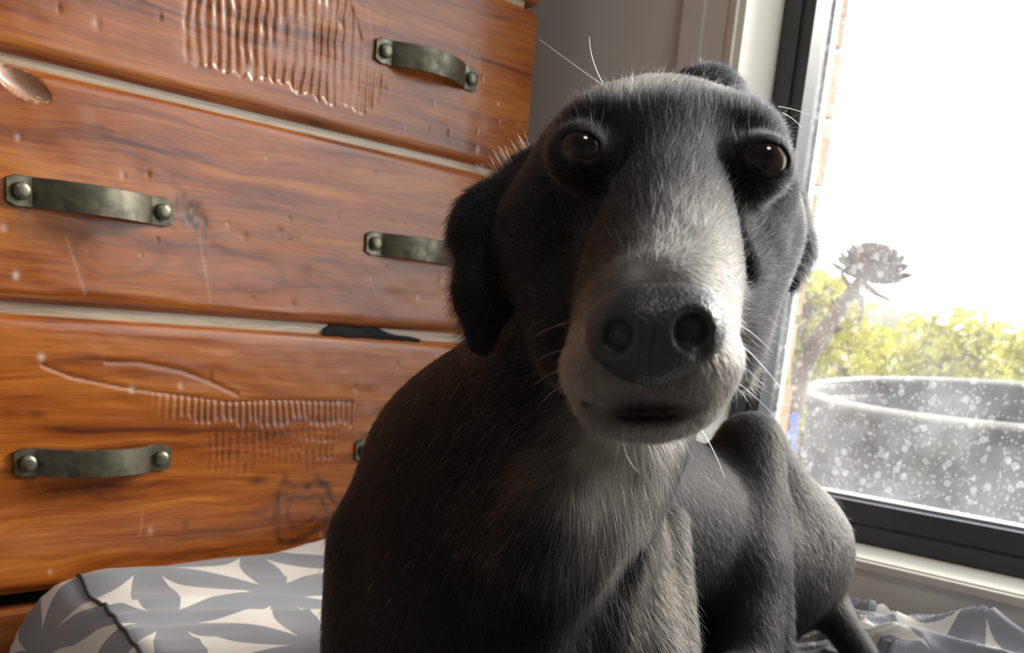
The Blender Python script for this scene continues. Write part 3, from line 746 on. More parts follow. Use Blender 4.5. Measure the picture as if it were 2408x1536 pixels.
# eye sockets, lids
for e, rz in ((EYE_L, 10), (EYE_R, -8)):
    D.ell(e+np.array([0, 0, -.010]), (.018, .0145, .011), .012, sub=True)
    D.ell(e+np.array([0, 0, .000]), (.0145, .0136, .0138), .010)
for e, rz, dx in ((EYE_L, 12, -.0005), (EYE_R, 14, .0010)):
    D.ell(e+np.array([dx, .0003, -.0130]), (.0086, .0054, .012), .0018, sub=True, rotz=rz)
# hollow under each eye and the fold running down from it
D.cone(C(1700, 520, .440), C(1745, 640, .440), .0065, .0050, .010, sub=True)
D.cone(C(1432, 520, .440), C(1400, 640, .436), .0060, .0050, .012, sub=True)
# mouth line
D.ell(C(1520, 958, .358), (rp_(132, .358), rp_(20, .358), .019), .006, sub=True)
D.cone(C(1640, 948, .372), C(1712, 900, .392), .0016, .0012, .004, sub=True)
D.cone(C(1398, 955, .372), C(1345, 915, .392), .0016, .0012, .004, sub=True)
D.cone(C(1528, 900, .3490), C(1526, 948, .3530), .0016, .0014, .003, sub=True)
# left ear, folded back and hanging
D.cone(C(1262, 440, .530), C(1128, 545, .520), .0200, .0130, .010, flat=.75)
D.cone(C(1150, 520, .520), C(1140, 690, .512), .0185, .0155, .008, flat=.40)
D.cone(C(1140, 690, .512), C(1132, 800, .510), .0150, .0085, .006, flat=.40)
D.cone(C(1100, 540, .520), C(1068, 568, .520), .0085, .0030, .006)
# right ear, folded back, its flap hanging past the cheek
D.cone(C(1830, 490, .550), C(1864, 590, .540), .0150, .0115, .006)
D.cone(C(1866, 590, .540), C(1856, 658, .532), .0110, .0065, .004)
D.cone(C(1800, 620, .520), C(1757, 760, .500), .0140, .0100, .008, flat=.5)
D.cone(C(1757, 760, .500), C(1745, 893, .488), .0100, .0058, .006, flat=.5)
# flat where it lies on the bed
zrel = BEDC-CAM[2]
zz = np.exp(D.w).astype(np.float32)[None, None, :]
hgt = zz*(D.u.astype(np.float32)[:, None, None]*MC[0, 2]+D.v.astype(np.float32)[None, :, None]*MC[1, 2]+MC[2, 2])-zrel
D.S = np.maximum(D.S, -hgt); del hgt
Vc, Q = D.surface(); del D.S
Vc = laplace(Vc, Q, 3, 0.5)
VW = Vc @ MC + CAM

# coat markings and painted light, as soft blobs in the dog's own space
def blob(P, c, r): r = np.broadcast_to(np.asarray(r, float), (3,)); return np.exp(-((((P-c)/r)**2).sum(-1)))
def streak(P, a, b, ra, rb):
    d = b-a; t = np.clip(((P-a) @ d)/(d @ d), 0, 1); q = P-a-t[:, None]*d; return np.exp(-(q*q).sum(-1)/(ra+(rb-ra)*t)**2)
def coat(P):
    n1 = fbm(P[:, 0]*90, P[:, 1]*90, P[:, 2]*90, 3); n2 = fbm(P[:, 0]*30+4, P[:, 1]*30, P[:, 2]*30, 2)
    col = np.tile(np.array([0.0065, 0.0062, 0.0066]), (len(P), 1))
    def mix(w, c):
        nonlocal col; w = np.clip(w, 0, 1)[:, None]; col = col*(1-w)+np.array(c)*w
    head = blob(P, C(1560, 430, .48), (.10, .09, .09)); mix(0.5*head, (0.020, 0.021, 0.025))  # paler bluish head: veiling haze painted into the fur colour
    mix(0.35*blob(P, C(1760, 1050, .87), (.035, .05, .05))*(0.6+n1*.4), (0.05, 0.045, 0.04))
    mix(0.5*blob(P, C(1930, 1250, .95), (.06, .08, .08)), (0.06, 0.055, 0.05))
    mix(0.30*blob(P, C(1575, 1420, .63), (.030, .09, .04)), (0.10, 0.085, 0.07))
    mz = blob(P, C(1528, 885, .372), (.038, .026, .026)); mix(1.2*mz*(0.85+.3*n1), (0.31, 0.27, 0.23))
    mix(0.60*blob(P, C(1690, 720, .40), (.016, .030, .030)), (0.30, 0.28, 0.25))
    mix(0.6*streak(P, C(1790, 680, .50), C(1750, 890, .488), .012, .010), (0.085, 0.075, 0.065))  # light on the right ear flap, painted as paler fur
    br = streak(P, C(1540, 640, .362), C(1590, 480, .425), .0150, .0042); mix(1.0*br*(0.70+.6*n1), (0.20, 0.195, 0.19))
    mix(0.8*blob(P, C(1560, 580, .385), .0075), (0.05, 0.05, 0.055))
    th = streak(P, C(1470, 1030, .500), C(1360, 1225, .555), .026, .017); mix(1.0*th*(0.8+.5*n1), (0.40, 0.36, 0.31))
    mix(0.45*streak(P, C(1560, 1060, .52), C(1450, 1250, .56), .022, .02)*(0.7+.6*n1), (0.26, 0.23, 0.20))
    mix(0.40*streak(P, C(1300, 1350, .57), C(1180, 1536, .57), .04, .04)*np.clip(.4+n2, 0, 1), (0.06, 0.055, 0.05))
    for px, py in ((1430, 225), (1650, 225), (1500, 215)):
        mix(0.45*blob(P, C(px, py, .475), (.016, .010, .03))*np.clip(.7+n1, 0, 1), (0.30, 0.29, 0.27))
    mix(0.6*streak(P, C(1810, 300, .48), C(1865, 520, .50), .008, .010), (0.17, 0.15, 0.13))  # paler streak down the right edge of the head
    mix(0.8*streak(P, C(1500, 652, .360), C(1668, 712, .366), .0040, .0050), (0.40, 0.40, 0.40))  # highlight along the top of the nose, painted into the fur
    mix(1.25*blob(P, C(1520, 962, .360), (.0205, .0066, .024)), (0.022, 0.020, 0.022))
    mix(0.5*blob(P, C(1520, 938, .352), (.024, .0035, .02)), (0.12, 0.09, 0.085))
    for e in (EYE_L, EYE_R): mix(1.2*blob(P, e+np.array([0, 0, -.008]), (.015, .012, .02)), (0.010, 0.010, 0.011))
    return np.clip(col, 0, 1)
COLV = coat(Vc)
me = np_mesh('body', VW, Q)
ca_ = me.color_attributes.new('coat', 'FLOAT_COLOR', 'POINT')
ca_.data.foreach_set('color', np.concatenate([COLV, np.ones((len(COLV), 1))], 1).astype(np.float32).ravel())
M_SKIN = principled('short_coat', (0.03, 0.03, 0.03), 0.6); n, l, b = nodes(M_SKIN)
a = n.new('ShaderNodeAttribute'); a.attribute_name = 'coat'; l.new(a.outputs['Color'], b.inputs['Base Color'])
b.inputs['Sheen Weight'].default_value = 0.02; b.inputs['Sheen Roughness'].default_value = 0.4; b.inputs['Specular IOR Level'].default_value = 0.15
t = n.new('ShaderNodeTexCoord'); g_ = noise_node(n, l, t.outputs['Object'], 700, 3); bump(n, l, b, g_.outputs['Fac'], 0.4, 0.001)
base = Wc(0, 0, 0)
dog = empty('dog', (0.62, 0.42, BEDC)); tag(dog, 'black sighthound with grey muzzle lying on the dog bed, facing the viewer', 'dog')
body = link('body', me, M_SKIN, dog, True)

# the cushion gives under the dog: press the cover down wherever the body lies lower
cell = 0.006; gx0, gy0 = BX0-0.1, BY0-0.1; gnx, gny = int((BX1-BX0+0.2)/cell)+1, int((BY1-BY0+0.2)/cell)+1
gmin = np.full((gnx, gny), 9.0); gi = ((VW[:, 0]-gx0)/cell).astype(int); gj = ((VW[:, 1]-gy0)/cell).astype(int)
okk = (gi >= 0) & (gi < gnx) & (gj >= 0) & (gj < gny); np.minimum.at(gmin, (gi[okk], gj[okk]), VW[okk, 2])
for _ in range(3):
    g2 = gmin.copy()
    for ax in (0, 1):
        for sh in (-1, 1): g2 = np.minimum(g2, np.roll(gmin, sh, ax))
    gmin = g2
bco = np.zeros(len(COVER.vertices)*3, np.float32); COVER.vertices.foreach_get('co', bco); bco = bco.reshape(-1, 3)
lim = gmin[((bco[:, 0]-gx0)/cell).astype(int), ((bco[:, 1]-gy0)/cell).astype(int)]-0.0015
bco[:, 2] = np.minimum(bco[:, 2], lim); COVER.vertices.foreach_set('co', bco.ravel()); COVER.update()

# eyes
def eye_mat():
    m = principled('eye', (0.05, 0.03, 0.02), 0.08); n, l, b = nodes(m)
    t = n.new('ShaderNodeTexCoord'); sp = n.new('ShaderNodeSeparateXYZ'); l.new(t.outputs['Object'], sp.inputs[0])
    ln = n.new('ShaderNodeVectorMath'); ln.operation = 'LENGTH'
    cb = n.new('ShaderNodeCombineXYZ'); l.new(sp.outputs[0], cb.inputs[0]); l.new(sp.outputs[1], cb.inputs[1]); l.new(cb.outputs[0], ln.inputs[0])
    dv = n.new('ShaderNodeMath'); dv.operation = 'DIVIDE'; dv.inputs[1].default_value = 0.0125; l.new(ln.outputs['Value'], dv.inputs[0])
    r = ramp(n, [(0.0, (0.003, 0.003, 0.004)), (0.40, (0.004, 0.004, 0.004)), (0.45, (0.028, 0.014, 0.007)), (0.68, (0.050, 0.026, 0.013)), (0.73, (0.010, 0.007, 0.006)), (0.79, (0.50, 0.46, 0.38)), (1.0, (0.5, 0.42, 0.36))])
    l.new(dv.outputs[0], r.inputs['Fac']); l.new(r.outputs['Color'], b.inputs['Base Color'])
    b.inputs['Coat Weight'].default_value = 0.4; b.inputs['Coat Roughness'].default_value = 0.03; b.inputs['Specular IOR Level'].default_value = 0.25
    return m
M_EYE = eye_mat()
def uv_sphere(n, m, r):
    V = []; Fc = []
    for i in range(m+1):
        th = math.pi*i/m
        for j in range(n): V.append((r*math.sin(th)*math.cos(2*math.pi*j/n), r*math.sin(th)*math.sin(2*math.pi*j/n), r*math.cos(th)))
    for i in range(m):
        for j in range(n): Fc.append((i*n+j, (i+1)*n+j, (i+1)*n+(j+1) % n, i*n+(j+1) % n))
    return V, Fc
V, Fc = uv_sphere(32, 24, 0.0125); eye_me = mesh('eye', V, Fc); eye_me.materials.append(M_EYE); eye_me.shade_smooth()
for e, gx, lab in ((EYE_L, 0.10, 'dark brown eye'), (EYE_R, -0.22, 'dark brown eye with a bright rim of white')):
    o = bpy.data.objects.new('eye', eye_me); COL.objects.link(o)
    gaze = Vector(MC.T @ np.array([gx, 0.02, -1.0])).normalized()
    q = gaze.to_track_quat('Z', 'Y').to_matrix().to_4x4()
    o.parent = dog; o.matrix_parent_inverse = Matrix.Translation(-Vector(dog.location))
    o.matrix_basis = Matrix.Translation(Vector(e @ MC + CAM)) @ q; o['label'] = lab

# nose leather on its own finer grid
N = Field((1340-PX)/F_PX, (1740-PX)/F_PX, (610-PY)/F_PX, (960-PY)/F_PX, 0.325, 0.40, 0.0016, 0.0022)
N.ell(NOSE, (rp_(143, .351), rp_(104, .351), .0150), .006)
N.ell(C(1472, 790, .353), (rp_(88, .353), rp_(92, .353), .0150), .008, rotz=10)
N.ell(C(1610, 782, .353), (rp_(86, .353), rp_(96, .353), .0150), .008, rotz=-12)
N.ell(C(1530, 850, .354), (rp_(95, .354), rp_(58, .354), .0130), .008)
N.ell(C(1632, 778, .3365), (rp_(45, .337), rp_(47, .337), .0085), .003, sub=True)
N.ell(C(1660, 822, .3370), (rp_(30, .34), rp_(14, .34), .006), .003, sub=True, rotz=-35)
N.ell(C(1448, 790, .3365), (rp_(42, .337), rp_(48, .337), .0085), .003, sub=True)
N.ell(C(1418, 832, .3370), (rp_(30, .34), rp_(14, .34), .006), .003, sub=True, rotz=35)
N.cone(C(1538, 800, .3370), C(1528, 910, .3400), .0010, .0024, .004, sub=True)
Vn, Qn = N.surface(); Vn = laplace(Vn, Qn, 2, 0.5)
M_NOSE = principled('nose_leather', (0.020, 0.021, 0.026), 0.42); n, l, b = nodes(M_NOSE)
t = n.new('ShaderNodeTexCoord'); v = n.new('ShaderNodeTexVoronoi'); v.inputs['Scale'].default_value = 620; l.new(t.outputs['Object'], v.inputs['Vector']); bump(n, l, b, v.outputs['Distance'], 0.5, 0.0006)
link('nose', np_mesh('nose', Vn @ MC + CAM, Qn), M_NOSE, dog, True)

# ------------------------------------------------------------------ fur and whiskers
def hair_obj(name, P, rad, colr, mat, parent, kind=None):
    """P: n x k x 3 world points, rad: n x k, colr: n x 3"""
    nst, k, _ = P.shape
    hc = bpy.data.hair_curves.new(name); hc.add_curves([k]*nst)
    hc.attributes['position'].data.foreach_set('vector', P.reshape(-1, 3).astype(np.float32).ravel())
    ra = hc.attributes.get('radius') or hc.attributes.new('radius', 'FLOAT', 'POINT'); ra.data.foreach_set('value', rad.astype(np.float32).ravel())
    ct = hc.attributes.new('tint', 'FLOAT_COLOR', 'CURVE'); ct.data.foreach_set('color', np.concatenate([colr, np.ones((nst, 1))], 1).astype(np.float32).ravel())
    hc.materials.append(mat)
    o = bpy.data.objects.new(name, hc); COL.objects.link(o); o.parent = parent; o.matrix_parent_inverse = Matrix.Translation(-Vector(parent.location))
    if kind: o['kind'] = kind
    return o
M_HAIR = bpy.data.materials.new('hair'); M_HAIR.use_nodes = True; n = M_HAIR.node_tree.nodes; l = M_HAIR.node_tree.links
for x in list(n):
    if x.type == 'BSDF_PRINCIPLED': n.remove(x)
hb = n.new('ShaderNodeBsdfHairPrincipled'); hb.parametrization = 'COLOR'
a = n.new('ShaderNodeAttribute'); a.attribute_name = 'tint'; l.new(a.outputs['Color'], hb.inputs['Color'])
hb.inputs['IOR'].default_value = 1.24; hb.inputs['Roughness'].default_value = 0.42; hb.inputs['Radial Roughness'].default_value = 0.5
l.new(hb.outputs[0], [x for x in n if x.type == 'OUTPUT_MATERIAL'][0].inputs['Surface'])

rs = np.random.RandomState(5)
T = np.concatenate([Q[:, [0, 1, 2]], Q[:, [0, 2, 3]]])
A_, B_, C_ = Vc[T[:, 0]], Vc[T[:, 1]], Vc[T[:, 2]]
nr = np.cross(B_-A_, C_-A_); ar = np.linalg.norm(nr, axis=1)/2; nr = nr/(2*ar[:, None]+1e-12)
ctr = (A_+B_+C_)/3
view = -ctr/np.linalg.norm(ctr, axis=1)[:, None]; face_on = (nr*view).sum(1)
if np.average(((ctr-np.array([0, 0, .6]))*nr).sum(1)) < -10: nr = -nr
hd = C(1560, 560, .46)
near = np.exp(-(((ctr-hd)/np.array([.14, .13, .12]))**2).sum(1))
dens = (0.35+1.3*near)*np.where(face_on > -0.45, 1.0, 0.12)
vpx = ctr[:, 1]/ctr[:, 2]*F_PX+PY
dens = dens*np.where(vpx > 1640, 0.06, 1.0)*np.where(ctr[:, 2] > .80, 0.7, 1.0)
NH = 230000
wgt = ar*dens; wgt /= wgt.sum(); pick = rs.choice(len(T), NH, p=wgt)
r1, r2 = np.sqrt(rs.rand(NH)), rs.rand(NH); bc = np.stack([1-r1, r1*(1-r2), r1*r2], 1)
P0 = (np.stack([A_[pick], B_[pick], C_[pick]], 1)*bc[:, :, None]).sum(1)
vn_ = np.zeros_like(Vc)
for k in range(3):
    for ax in range(3): vn_[:, ax] += np.bincount(T[:, k], nr[:, ax]*ar, len(Vc))
vn_ /= np.linalg.norm(vn_, axis=1)[:, None]+1e-12
Nn = (vn_[T[pick]]*bc[:, :, None]).sum(1); Nn /= np.linalg.norm(Nn, axis=1)[:, None]+1e-12
keep = np.ones(NH, bool)
for e in (EYE_L, EYE_R): keep &= np.linalg.norm((P0-e-np.array([0, 0, -.008]))/np.array([.0125, .0095, .012]), axis=1) > 1
keep &= np.linalg.norm((P0-NOSE)/np.array([rp_(146, .351), rp_(118, .351), .020]), axis=1) > 1
keep &= P0[:, 1]/P0[:, 2]*F_PX+PY < 1900
P0, Nn = P0[keep], Nn[keep]; NH = len(P0)
# lay of the coat
w_head = np.clip(1.25*np.exp(-(((P0-C(1560, 520, .46))/np.array([.095, .095, .11]))**2).sum(1)), 0, 1)[:, None]
f_head = P0-C(1535, 830, .33); f_head /= np.linalg.norm(f_head, axis=1)[:, None]
f_thr = P0-C(1560, 900, .42); f_thr /= np.linalg.norm(f_thr, axis=1)[:, None]; f_thr = f_thr*1.0+np.array([-.15, .9, .1])
f_body = np.tile(np.array([.10, .85, .45]), (NH, 1))
w_thr = np.clip(1.2*np.exp(-(((P0-C(1420, 1150, .54))/np.array([.09, .10, .09]))**2).sum(1)), 0, 1)[:, None]
flow = f_body*(1-w_thr)+f_thr*w_thr; flow = flow*(1-w_head)+f_head*w_head
flow += 0.22*np.stack([vnoise(P0[:, 0]*45+q, P0[:, 1]*45, P0[:, 2]*45) for q in (0, 11, 23)], -1)+0.16*rs.randn(NH, 3)
flow -= (flow*Nn).sum(1)[:, None]*Nn; flow /= np.linalg.norm(flow, axis=1)[:, None]+1e-9
mzw = np.exp(-(((P0-C(1530, 830, .37))/np.array([.045, .05, .04]))**2).sum(1))
ln_ = 0.0072+0.0100*w_thr[:, 0]*(1-w_head[:, 0])-0.0045*mzw+0.0005*rs.randn(NH); ln_ = np.clip(ln_*rs.uniform(.65, 1.2, NH), .0022, .022)
lift = rs.uniform(.10, .34, NH)
stray = rs.rand(NH) < 0.02; lift[stray] += .45; ln_[stray] *= 1.45
K = 4; pts = np.zeros((NH, K, 3))
for k in range(K):
    s_ = k/(K-1); pts[:, k] = P0+Nn*(ln_*lift*(s_-.35*s_*s_))[:, None]+flow*(ln_*s_*(0.88+.12*s_))[:, None]
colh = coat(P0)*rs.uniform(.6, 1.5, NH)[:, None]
grey = rs.rand(NH) < (0.006+0.10*w_thr[:, 0]**2+0.015*w_head[:, 0]); colh[grey] = colh[grey]*.3+np.array([.34, .31, .28])
colh = np.clip(colh, .004, .85)
rad = np.stack([np.full(NH, 7.0e-5), np.full(NH, 6.2e-5), np.full(NH, 4.2e-5), np.full(NH, 1.2e-5)], 1)*(1.0-0.25*w_head)
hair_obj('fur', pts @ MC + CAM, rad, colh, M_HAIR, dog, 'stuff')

# whiskers and brow feelers
wh = []
def whisk(a, b, za, zb, sag=(0, 0)):
    p, q = C(*a, za), C(*b, zb); m = (p+q)/2+np.array([sag[0], sag[1], 0])*1e-3
    wh.append([p*(1-t)**2+2*m*t*(1-t)+q*t*t for t in np.linspace(0, 1, 6)])
whisk((1418, 200), (1268, 92), .47, .46, (1, 1)); whisk((1418, 195), (1386, 85), .475, .47, (-3, 0))
whisk((1720, 790), (1845, 925), .392, .41, (1, -2)); whisk((1715, 750), (1818, 830), .395, .42, (1, -2)); whisk((1700, 830), (1800, 910), .392, .42, (0, -2))
whisk((1465, 1035), (1500, 1110), .40, .41, (-2, 1)); whisk((1650, 1010), (1705, 1125), .45, .45, (1, -1)); whisk((1690, 870), (1830, 990), .39, .44, (2, -2))
whisk((1345, 860), (1255, 905), .392, .42, (0, -2)); whisk((1350, 890), (1270, 950), .392, .42, (0, -2)); whisk((1720, 900), (1760, 945), .40, .42, (0, -1))
whisk((1840, 265), (1885, 300), .49, .49, (1, -1)); whisk((1830, 250), (1905, 272), .49, .49, (1, -1)); whisk((1650, 165), (1647, 135), .52, .52)
whisk((1340, 820), (1262, 850), .392, .42, (0, -2)); whisk((1330, 760), (1245, 800), .395, .42, (0, -2))
rw = np.random.RandomState(4)
for k in range(46):                                   # tuft along the fold of the left ear
    t_ = rw.rand(); x_, y_ = 1252-105*t_, 350+72*t_+10*rw.rand(); whisk((x_, y_+12), (x_-18-16*rw.rand(), y_-22-26*rw.rand()), .520, .517, (0, -.5))
WH = np.array(wh) @ MC + CAM
hair_obj('whiskers', WH, np.tile(np.linspace(1.0, .3, 6), (len(wh), 1))*np.where(np.arange(len(wh)) < 16, 1.6e-4, 7e-5)[:, None], np.tile([.62, .58, .52], (len(wh), 1)), M_HAIR, dog)

# ------------------------------------------------------------------ garden beyond the glass
def leaf_mat(name, c1, c2, rough=0.5, trans=0.35):
    m = principled(name, c1, rough); n, l, b = nodes(m)
    t = n.new('ShaderNodeTexCoord'); g = noise_node(n, l, t.outputs['Object'], 9, 4)
    r = ramp(n, [(0.35, c1), (0.65, c2)]); l.new(g.outputs['Fac'], r.inputs['Fac']); l.new(r.outputs['Color'], b.inputs['Base Color'])
    b.inputs['Transmission Weight'].default_value = 0.0
    tl = n.new('ShaderNodeBsdfTranslucent'); l.new(r.outputs['Color'], tl.inputs['Color'])
    mx = n.new('ShaderNodeMixShader'); mx.inputs[0].default_value = trans
    out = [x for x in n if x.type == 'OUTPUT_MATERIAL'][0]
    l.new(b.outputs[0], mx.inputs[1]); l.new(tl.outputs[0], mx.inputs[2]); l.new(mx.outputs[0], out.inputs['Surface'])
    return m
M_SOIL = paint_mat('garden_soil', (0.15, 0.125, 0.10), 0.95, 0.25)
M_HILL = paint_mat('dry_grass', (0.21, 0.20, 0.13), 0.95, 0.15)
GZ = -0.22
struct(MB().box(1.35, 60, -30, 40, GZ-0.2, GZ).build('ground', M_SOIL), 'bare garden ground outside the window')
# far hill
xs = np.linspace(-60, 60, 80); us = np.linspace(0, 40, 24); Xh, Uh = np.meshgrid(xs, us, indexing='ij')
c0 = at(2170, 790, 75.0); ax_r = MC[0].copy(); ax_r[2] = 0; ax_r /= np.linalg.norm(ax_r); ax_f = MC[2].copy(); ax_f[2] = 0; ax_f /= np.linalg.norm(ax_f)
Hh_ = (4.6*np.exp(-((Xh+1.5)/6.5)**2)+1.2*np.exp(-((Xh-10)/14)**2)+.5*fbm(Xh*.3, Uh*.3, 0*Xh, 3))*np.sin(np.clip(Uh/40, 0, 1)*math.pi)**.8
Ph = c0[None, None, :]+Xh[..., None]*ax_r+Uh[..., None]*ax_f; Ph[..., 2] = 0.35+Hh_
I = np.arange(Xh.size).reshape(Xh.shape); Qh = np.stack([I[:-1, :-1], I[1:, :-1], I[1:, 1:], I[:-1, 1:]], -1).reshape(-1, 4)
struct(link('hill', np_mesh('hill', Ph.reshape(-1, 3), Qh), M_HILL, None, True), 'pale dry hill in the distance beyond the garden')

# leafy shrubs behind the tub
M_SHRUB = leaf_mat('yellow_green_leaf', (0.42, 0.40, 0.04), (0.62, 0.57, 0.09))
M_STEM = paint_mat('shrub_stem', (0.22, 0.16, 0.11), 0.9, 0.2)
rsx = np.random.RandomState(21)
def shrub(px, top_y, Z, w, label, nleaf=1500):
    base = at(px, 900, Z); base[2] = GZ; top = at(px, top_y, Z)[2]; h = top-GZ
    root = empty('shrub', tuple(base)); tag(root, label, 'shrub', 'shrubs behind the tub')
    p = rsx.randn(nleaf, 3); p /= np.linalg.norm(p, axis=1)[:, None]; p *= rsx.uniform(.35, 1, (nleaf, 1))**.6
    p *= 1+.25*vnoise(p[:, 0]*3+px, p[:, 1]*3, p[:, 2]*3)[:, None]
    p = p*np.array([w, w, h*.52])+np.array([0, 0, h*.5])+base
    s = rsx.uniform(.035, .07, nleaf); d = rsx.randn(nleaf, 3); d[:, 2] += .4; d /= np.linalg.norm(d, axis=1)[:, None]
    e = np.cross(d, rsx.randn(nleaf, 3)); e /= np.linalg.norm(e, axis=1)[:, None]
    V = np.stack([p-d*s[:, None], p+e*(s*.45)[:, None], p+d*s[:, None], p-e*(s*.45)[:, None]], 1).reshape(-1, 3)
    link('foliage', np_mesh('foliage', V, np.arange(len(V)).reshape(-1, 4)), M_SHRUB, root)['kind'] = 'stuff'
    for k in range(3):
        q = base+np.array([rsx.uniform(-.3, .3)*w, rsx.uniform(-.3, .3)*w, h*.75])
        MB().tube([base, (base+q)/2+rsx.uniform(-.03, .03, 3), q], [.018, .012, .006], 6).build('stem', M_STEM, root, True)
shrub(1905, 640, 5.2, .30, 'tall yellow-green shrub seen past the succulent stem')
shrub(2010, 765, 6.3, .34, 'low yellow-green shrub under the succulent rosette')
shrub(2120, 760, 8.2, .42, 'yellow-green shrub below the hilltop')
shrub(2230, 745, 5.4, .32, 'bushiest yellow-green shrub, right of the hilltop')
shrub(2330, 760, 7.1, .38, 'yellow-green shrub beside the bushiest one')
shrub(2440, 765, 6.1, .34, 'yellow-green shrub at the right edge of the window')

# large round tub with a pale rim, leaning a little
M_TUB = paint_mat('black_plastic', (0.06, 0.062, 0.064), 0.5, 0.25)
M_RIM = paint_mat('worn_rim', (0.42, 0.42, 0.39), 0.4, 0.15)
tc_ = np.array([1.306, -.430, 2.6]); R = .540
e1 = np.array([1, .035, 0.0]); e2 = np.array([0, -.297, 1.0]); e1 /= np.linalg.norm(e1); e2 = e2-e1*(e2 @ e1); e2 /= np.linalg.norm(e2)
nrm = np.cross(e2, e1); nrm = nrm if nrm[1] > 0 else -nrm
tw = tc_ @ MC + CAM; E1, E2, ND = e1 @ MC, e2 @ MC, nrm @ MC
tub = empty('garden_tub', tuple(tw+ND*((tw[2]-GZ)/-ND[2]))); tag(tub, 'large round dark garden tub with a pale rim outside the window', 'tub')
dep_t = (tw[2]-GZ)/-ND[2]-0.10
th_ = np.linspace(0, 2*math.pi, 73)[:-1]
def ringp(r, d): return [tuple(tw+E1*r*math.cos(a)+E2*r*math.sin(a)+ND*d) for a in th_]
def loft(rings, close=True):
    V = sum(rings, []); n = len(th_); Fc = []
    for i in range(len(rings)-1):
        for k in range(n): Fc.append((i*n+k, i*n+(k+1) % n, (i+1)*n+(k+1) % n, (i+1)*n+k))
    if close: Fc.append(tuple((len(rings)-1)*n+k for k in range(n)))
    return V, Fc
rb = [ringp(R-.012, .30), ringp(R-.010, .02), ringp(R-.006, .0), ringp(R, .0), ringp(R, .03), ringp(R-.01, .035), ringp(R-.012, .16), ringp(R-.004, .17), ringp(R-.016, .19), ringp(R-.05, dep_t)]
V, Fc = loft(rb); link('shell', mesh('shell', V, Fc), M_TUB, tub, True)
V, Fc = loft([ringp(0.01, .13), ringp(R-.011, .13)], False); link('potting_soil', mesh('potting_soil', V, Fc), M_SOIL, tub)
tr_ = []
for k in range(10):
    a = 2*math.pi*k/10; tr_.append(ringp(R-.004+.009*math.cos(a), .004+.009*math.sin(a)))
V, Fc = loft(tr_+[tr_[0]], False); link('rim', mesh('rim', V, Fc), M_RIM, tub, True)

# succulent with a rosette on a leaning stem
M_SUCC = leaf_mat('succulent_leaf', (0.10, 0.085, 0.08), (0.16, 0.135, 0.12), 0.6, 0.1)
M_SST = paint_mat('succulent_stem', (0.17, 0.14, 0.12), 0.9, 0.2)
ZS = 1.78
pot_base = at(1835, 1150, ZS); pot_base[2] = GZ
suc = empty('succulent', tuple(pot_base)); tag(suc, 'tall bare-stemmed succulent with a dark rosette outside the window', 'plant')
path = [pot_base, at(1838, 1200, ZS), at(1858, 1000, ZS), at(1885, 880, ZS), at(1920, 800, ZS), at(1965, 740, ZS), at(2000, 690, ZS), at(2030, 655, ZS)]
MB().tube(path, [.020, .018, .0165, .0165, .0155, .0135, .0115, .010], 10).build('stem', M_SST, suc, True)
def twig(pts, r): MB().tube([at(x, y, ZS+dz) for x, y, dz in pts], list(np.linspace(r, r*.4, len(pts))), 7).build('twig', M_SST, suc, True)
twig([(1995, 690, 0), (2025, 700, -.03), (2028, 730, -.05), (2020, 755, -.06)], .0065)
twig([(2025, 665, 0), (2060, 690, .03), (2095, 708, .05)], .0060)
twig([(2005, 680, 0), (1985, 655, -.04), (1978, 640, -.05)], .0050)
twig([(1900, 845, 0), (1885, 780, -.03), (1893, 755, -.05)], .0075)
twig([(1945, 770, 0), (1950, 740, .03), (1962, 728, .04)], .0070)
twig([(1905, 835, 0), (1950, 800, .03), (1958, 790, .04)], .0075)
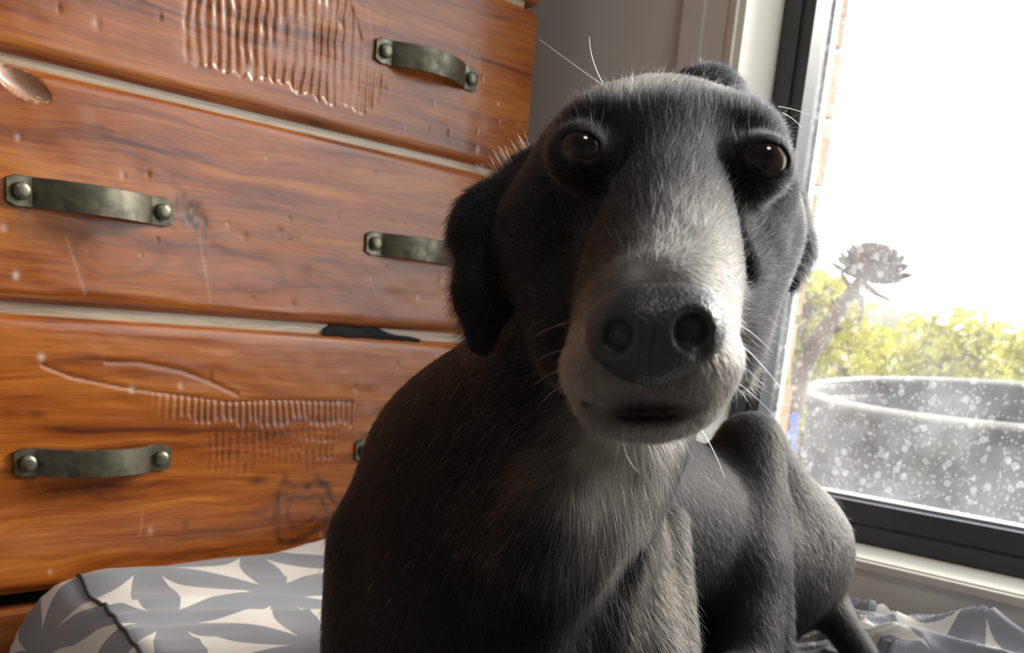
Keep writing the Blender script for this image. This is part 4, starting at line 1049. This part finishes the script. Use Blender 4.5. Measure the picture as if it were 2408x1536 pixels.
def rosette(cx, cy, rpx, tilt, nl=34, dz=0.0):
    c = at(cx, cy, ZS+dz); up = np.array([0.12, -0.10, 1.0]); up = up/np.linalg.norm(up)
    a1 = np.cross(up, [1, 0, 0]); a1 /= np.linalg.norm(a1); a2 = np.cross(up, a1); r0 = rpx*ZS/F_PX
    for k in range(nl):
        ph = k*2.399963; q = k/nl; el = math.radians(88-86*q)+tilt; L = r0*(0.78+.22*q)*1.05
        d = (a1*math.cos(ph)+a2*math.sin(ph)); out = d*math.cos(el)+up*math.sin(el); sd = np.cross(d, up); nn = np.cross(out, sd)
        w = L*.30; b0 = c+out*L*.12
        sec = [(0, .25, .10), (.45, .75, .14), (.80, 1.0, .12), (1.0, .45, .06)]
        V = []; Fc = []
        for t, ww, th in sec:
            p = b0+out*L*t+up*(L*.10*t*t)
            V += [p-sd*w*ww, p+nn*w*th*1.6, p+sd*w*ww, p-nn*w*th*1.6]
        for i in range(3):
            for j in range(4): Fc.append((i*4+j, i*4+(j+1) % 4, (i+1)*4+(j+1) % 4, (i+1)*4+j))
        Fc += [(3, 2, 1, 0), (12, 13, 14, 15)]
        link('leaf', mesh('leaf', V, Fc), M_SUCC, suc, True)
rosette(2042, 662, 82, 0.10, 64)
rosette(1893, 750, 34, 0.2, 14, -.05)
rosette(1968, 722, 24, 0.2, 12, .04)
rosette(1962, 785, 24, 0.2, 12, .04)

# blue plastic ribbon tied low on the succulent
M_BLUE = paint_mat('blue_plastic', (0.16, 0.28, 0.78), 0.45, 0.15)
zb = ZS-0.05
outl = [(1866, 968), (1878, 972), (1874, 1035), (1868, 1075), (1858, 1060), (1864, 1040), (1850, 1018), (1862, 1005), (1858, 990)]
V = [at(x, y, zb+.006*math.sin(y*.06)) for x, y in outl]; nv = len(V)
V += [v+MC[2]*0.004 for v in V]
Fc = [tuple(range(nv)), tuple(range(nv, 2*nv))[::-1]]+[(j, nv+j, nv+(j+1) % nv, (j+1) % nv) for j in range(nv)]
tag(link('ribbon', mesh('ribbon', V, Fc), M_BLUE), 'small strip of blue plastic hanging beside the succulent stem', 'ribbon')
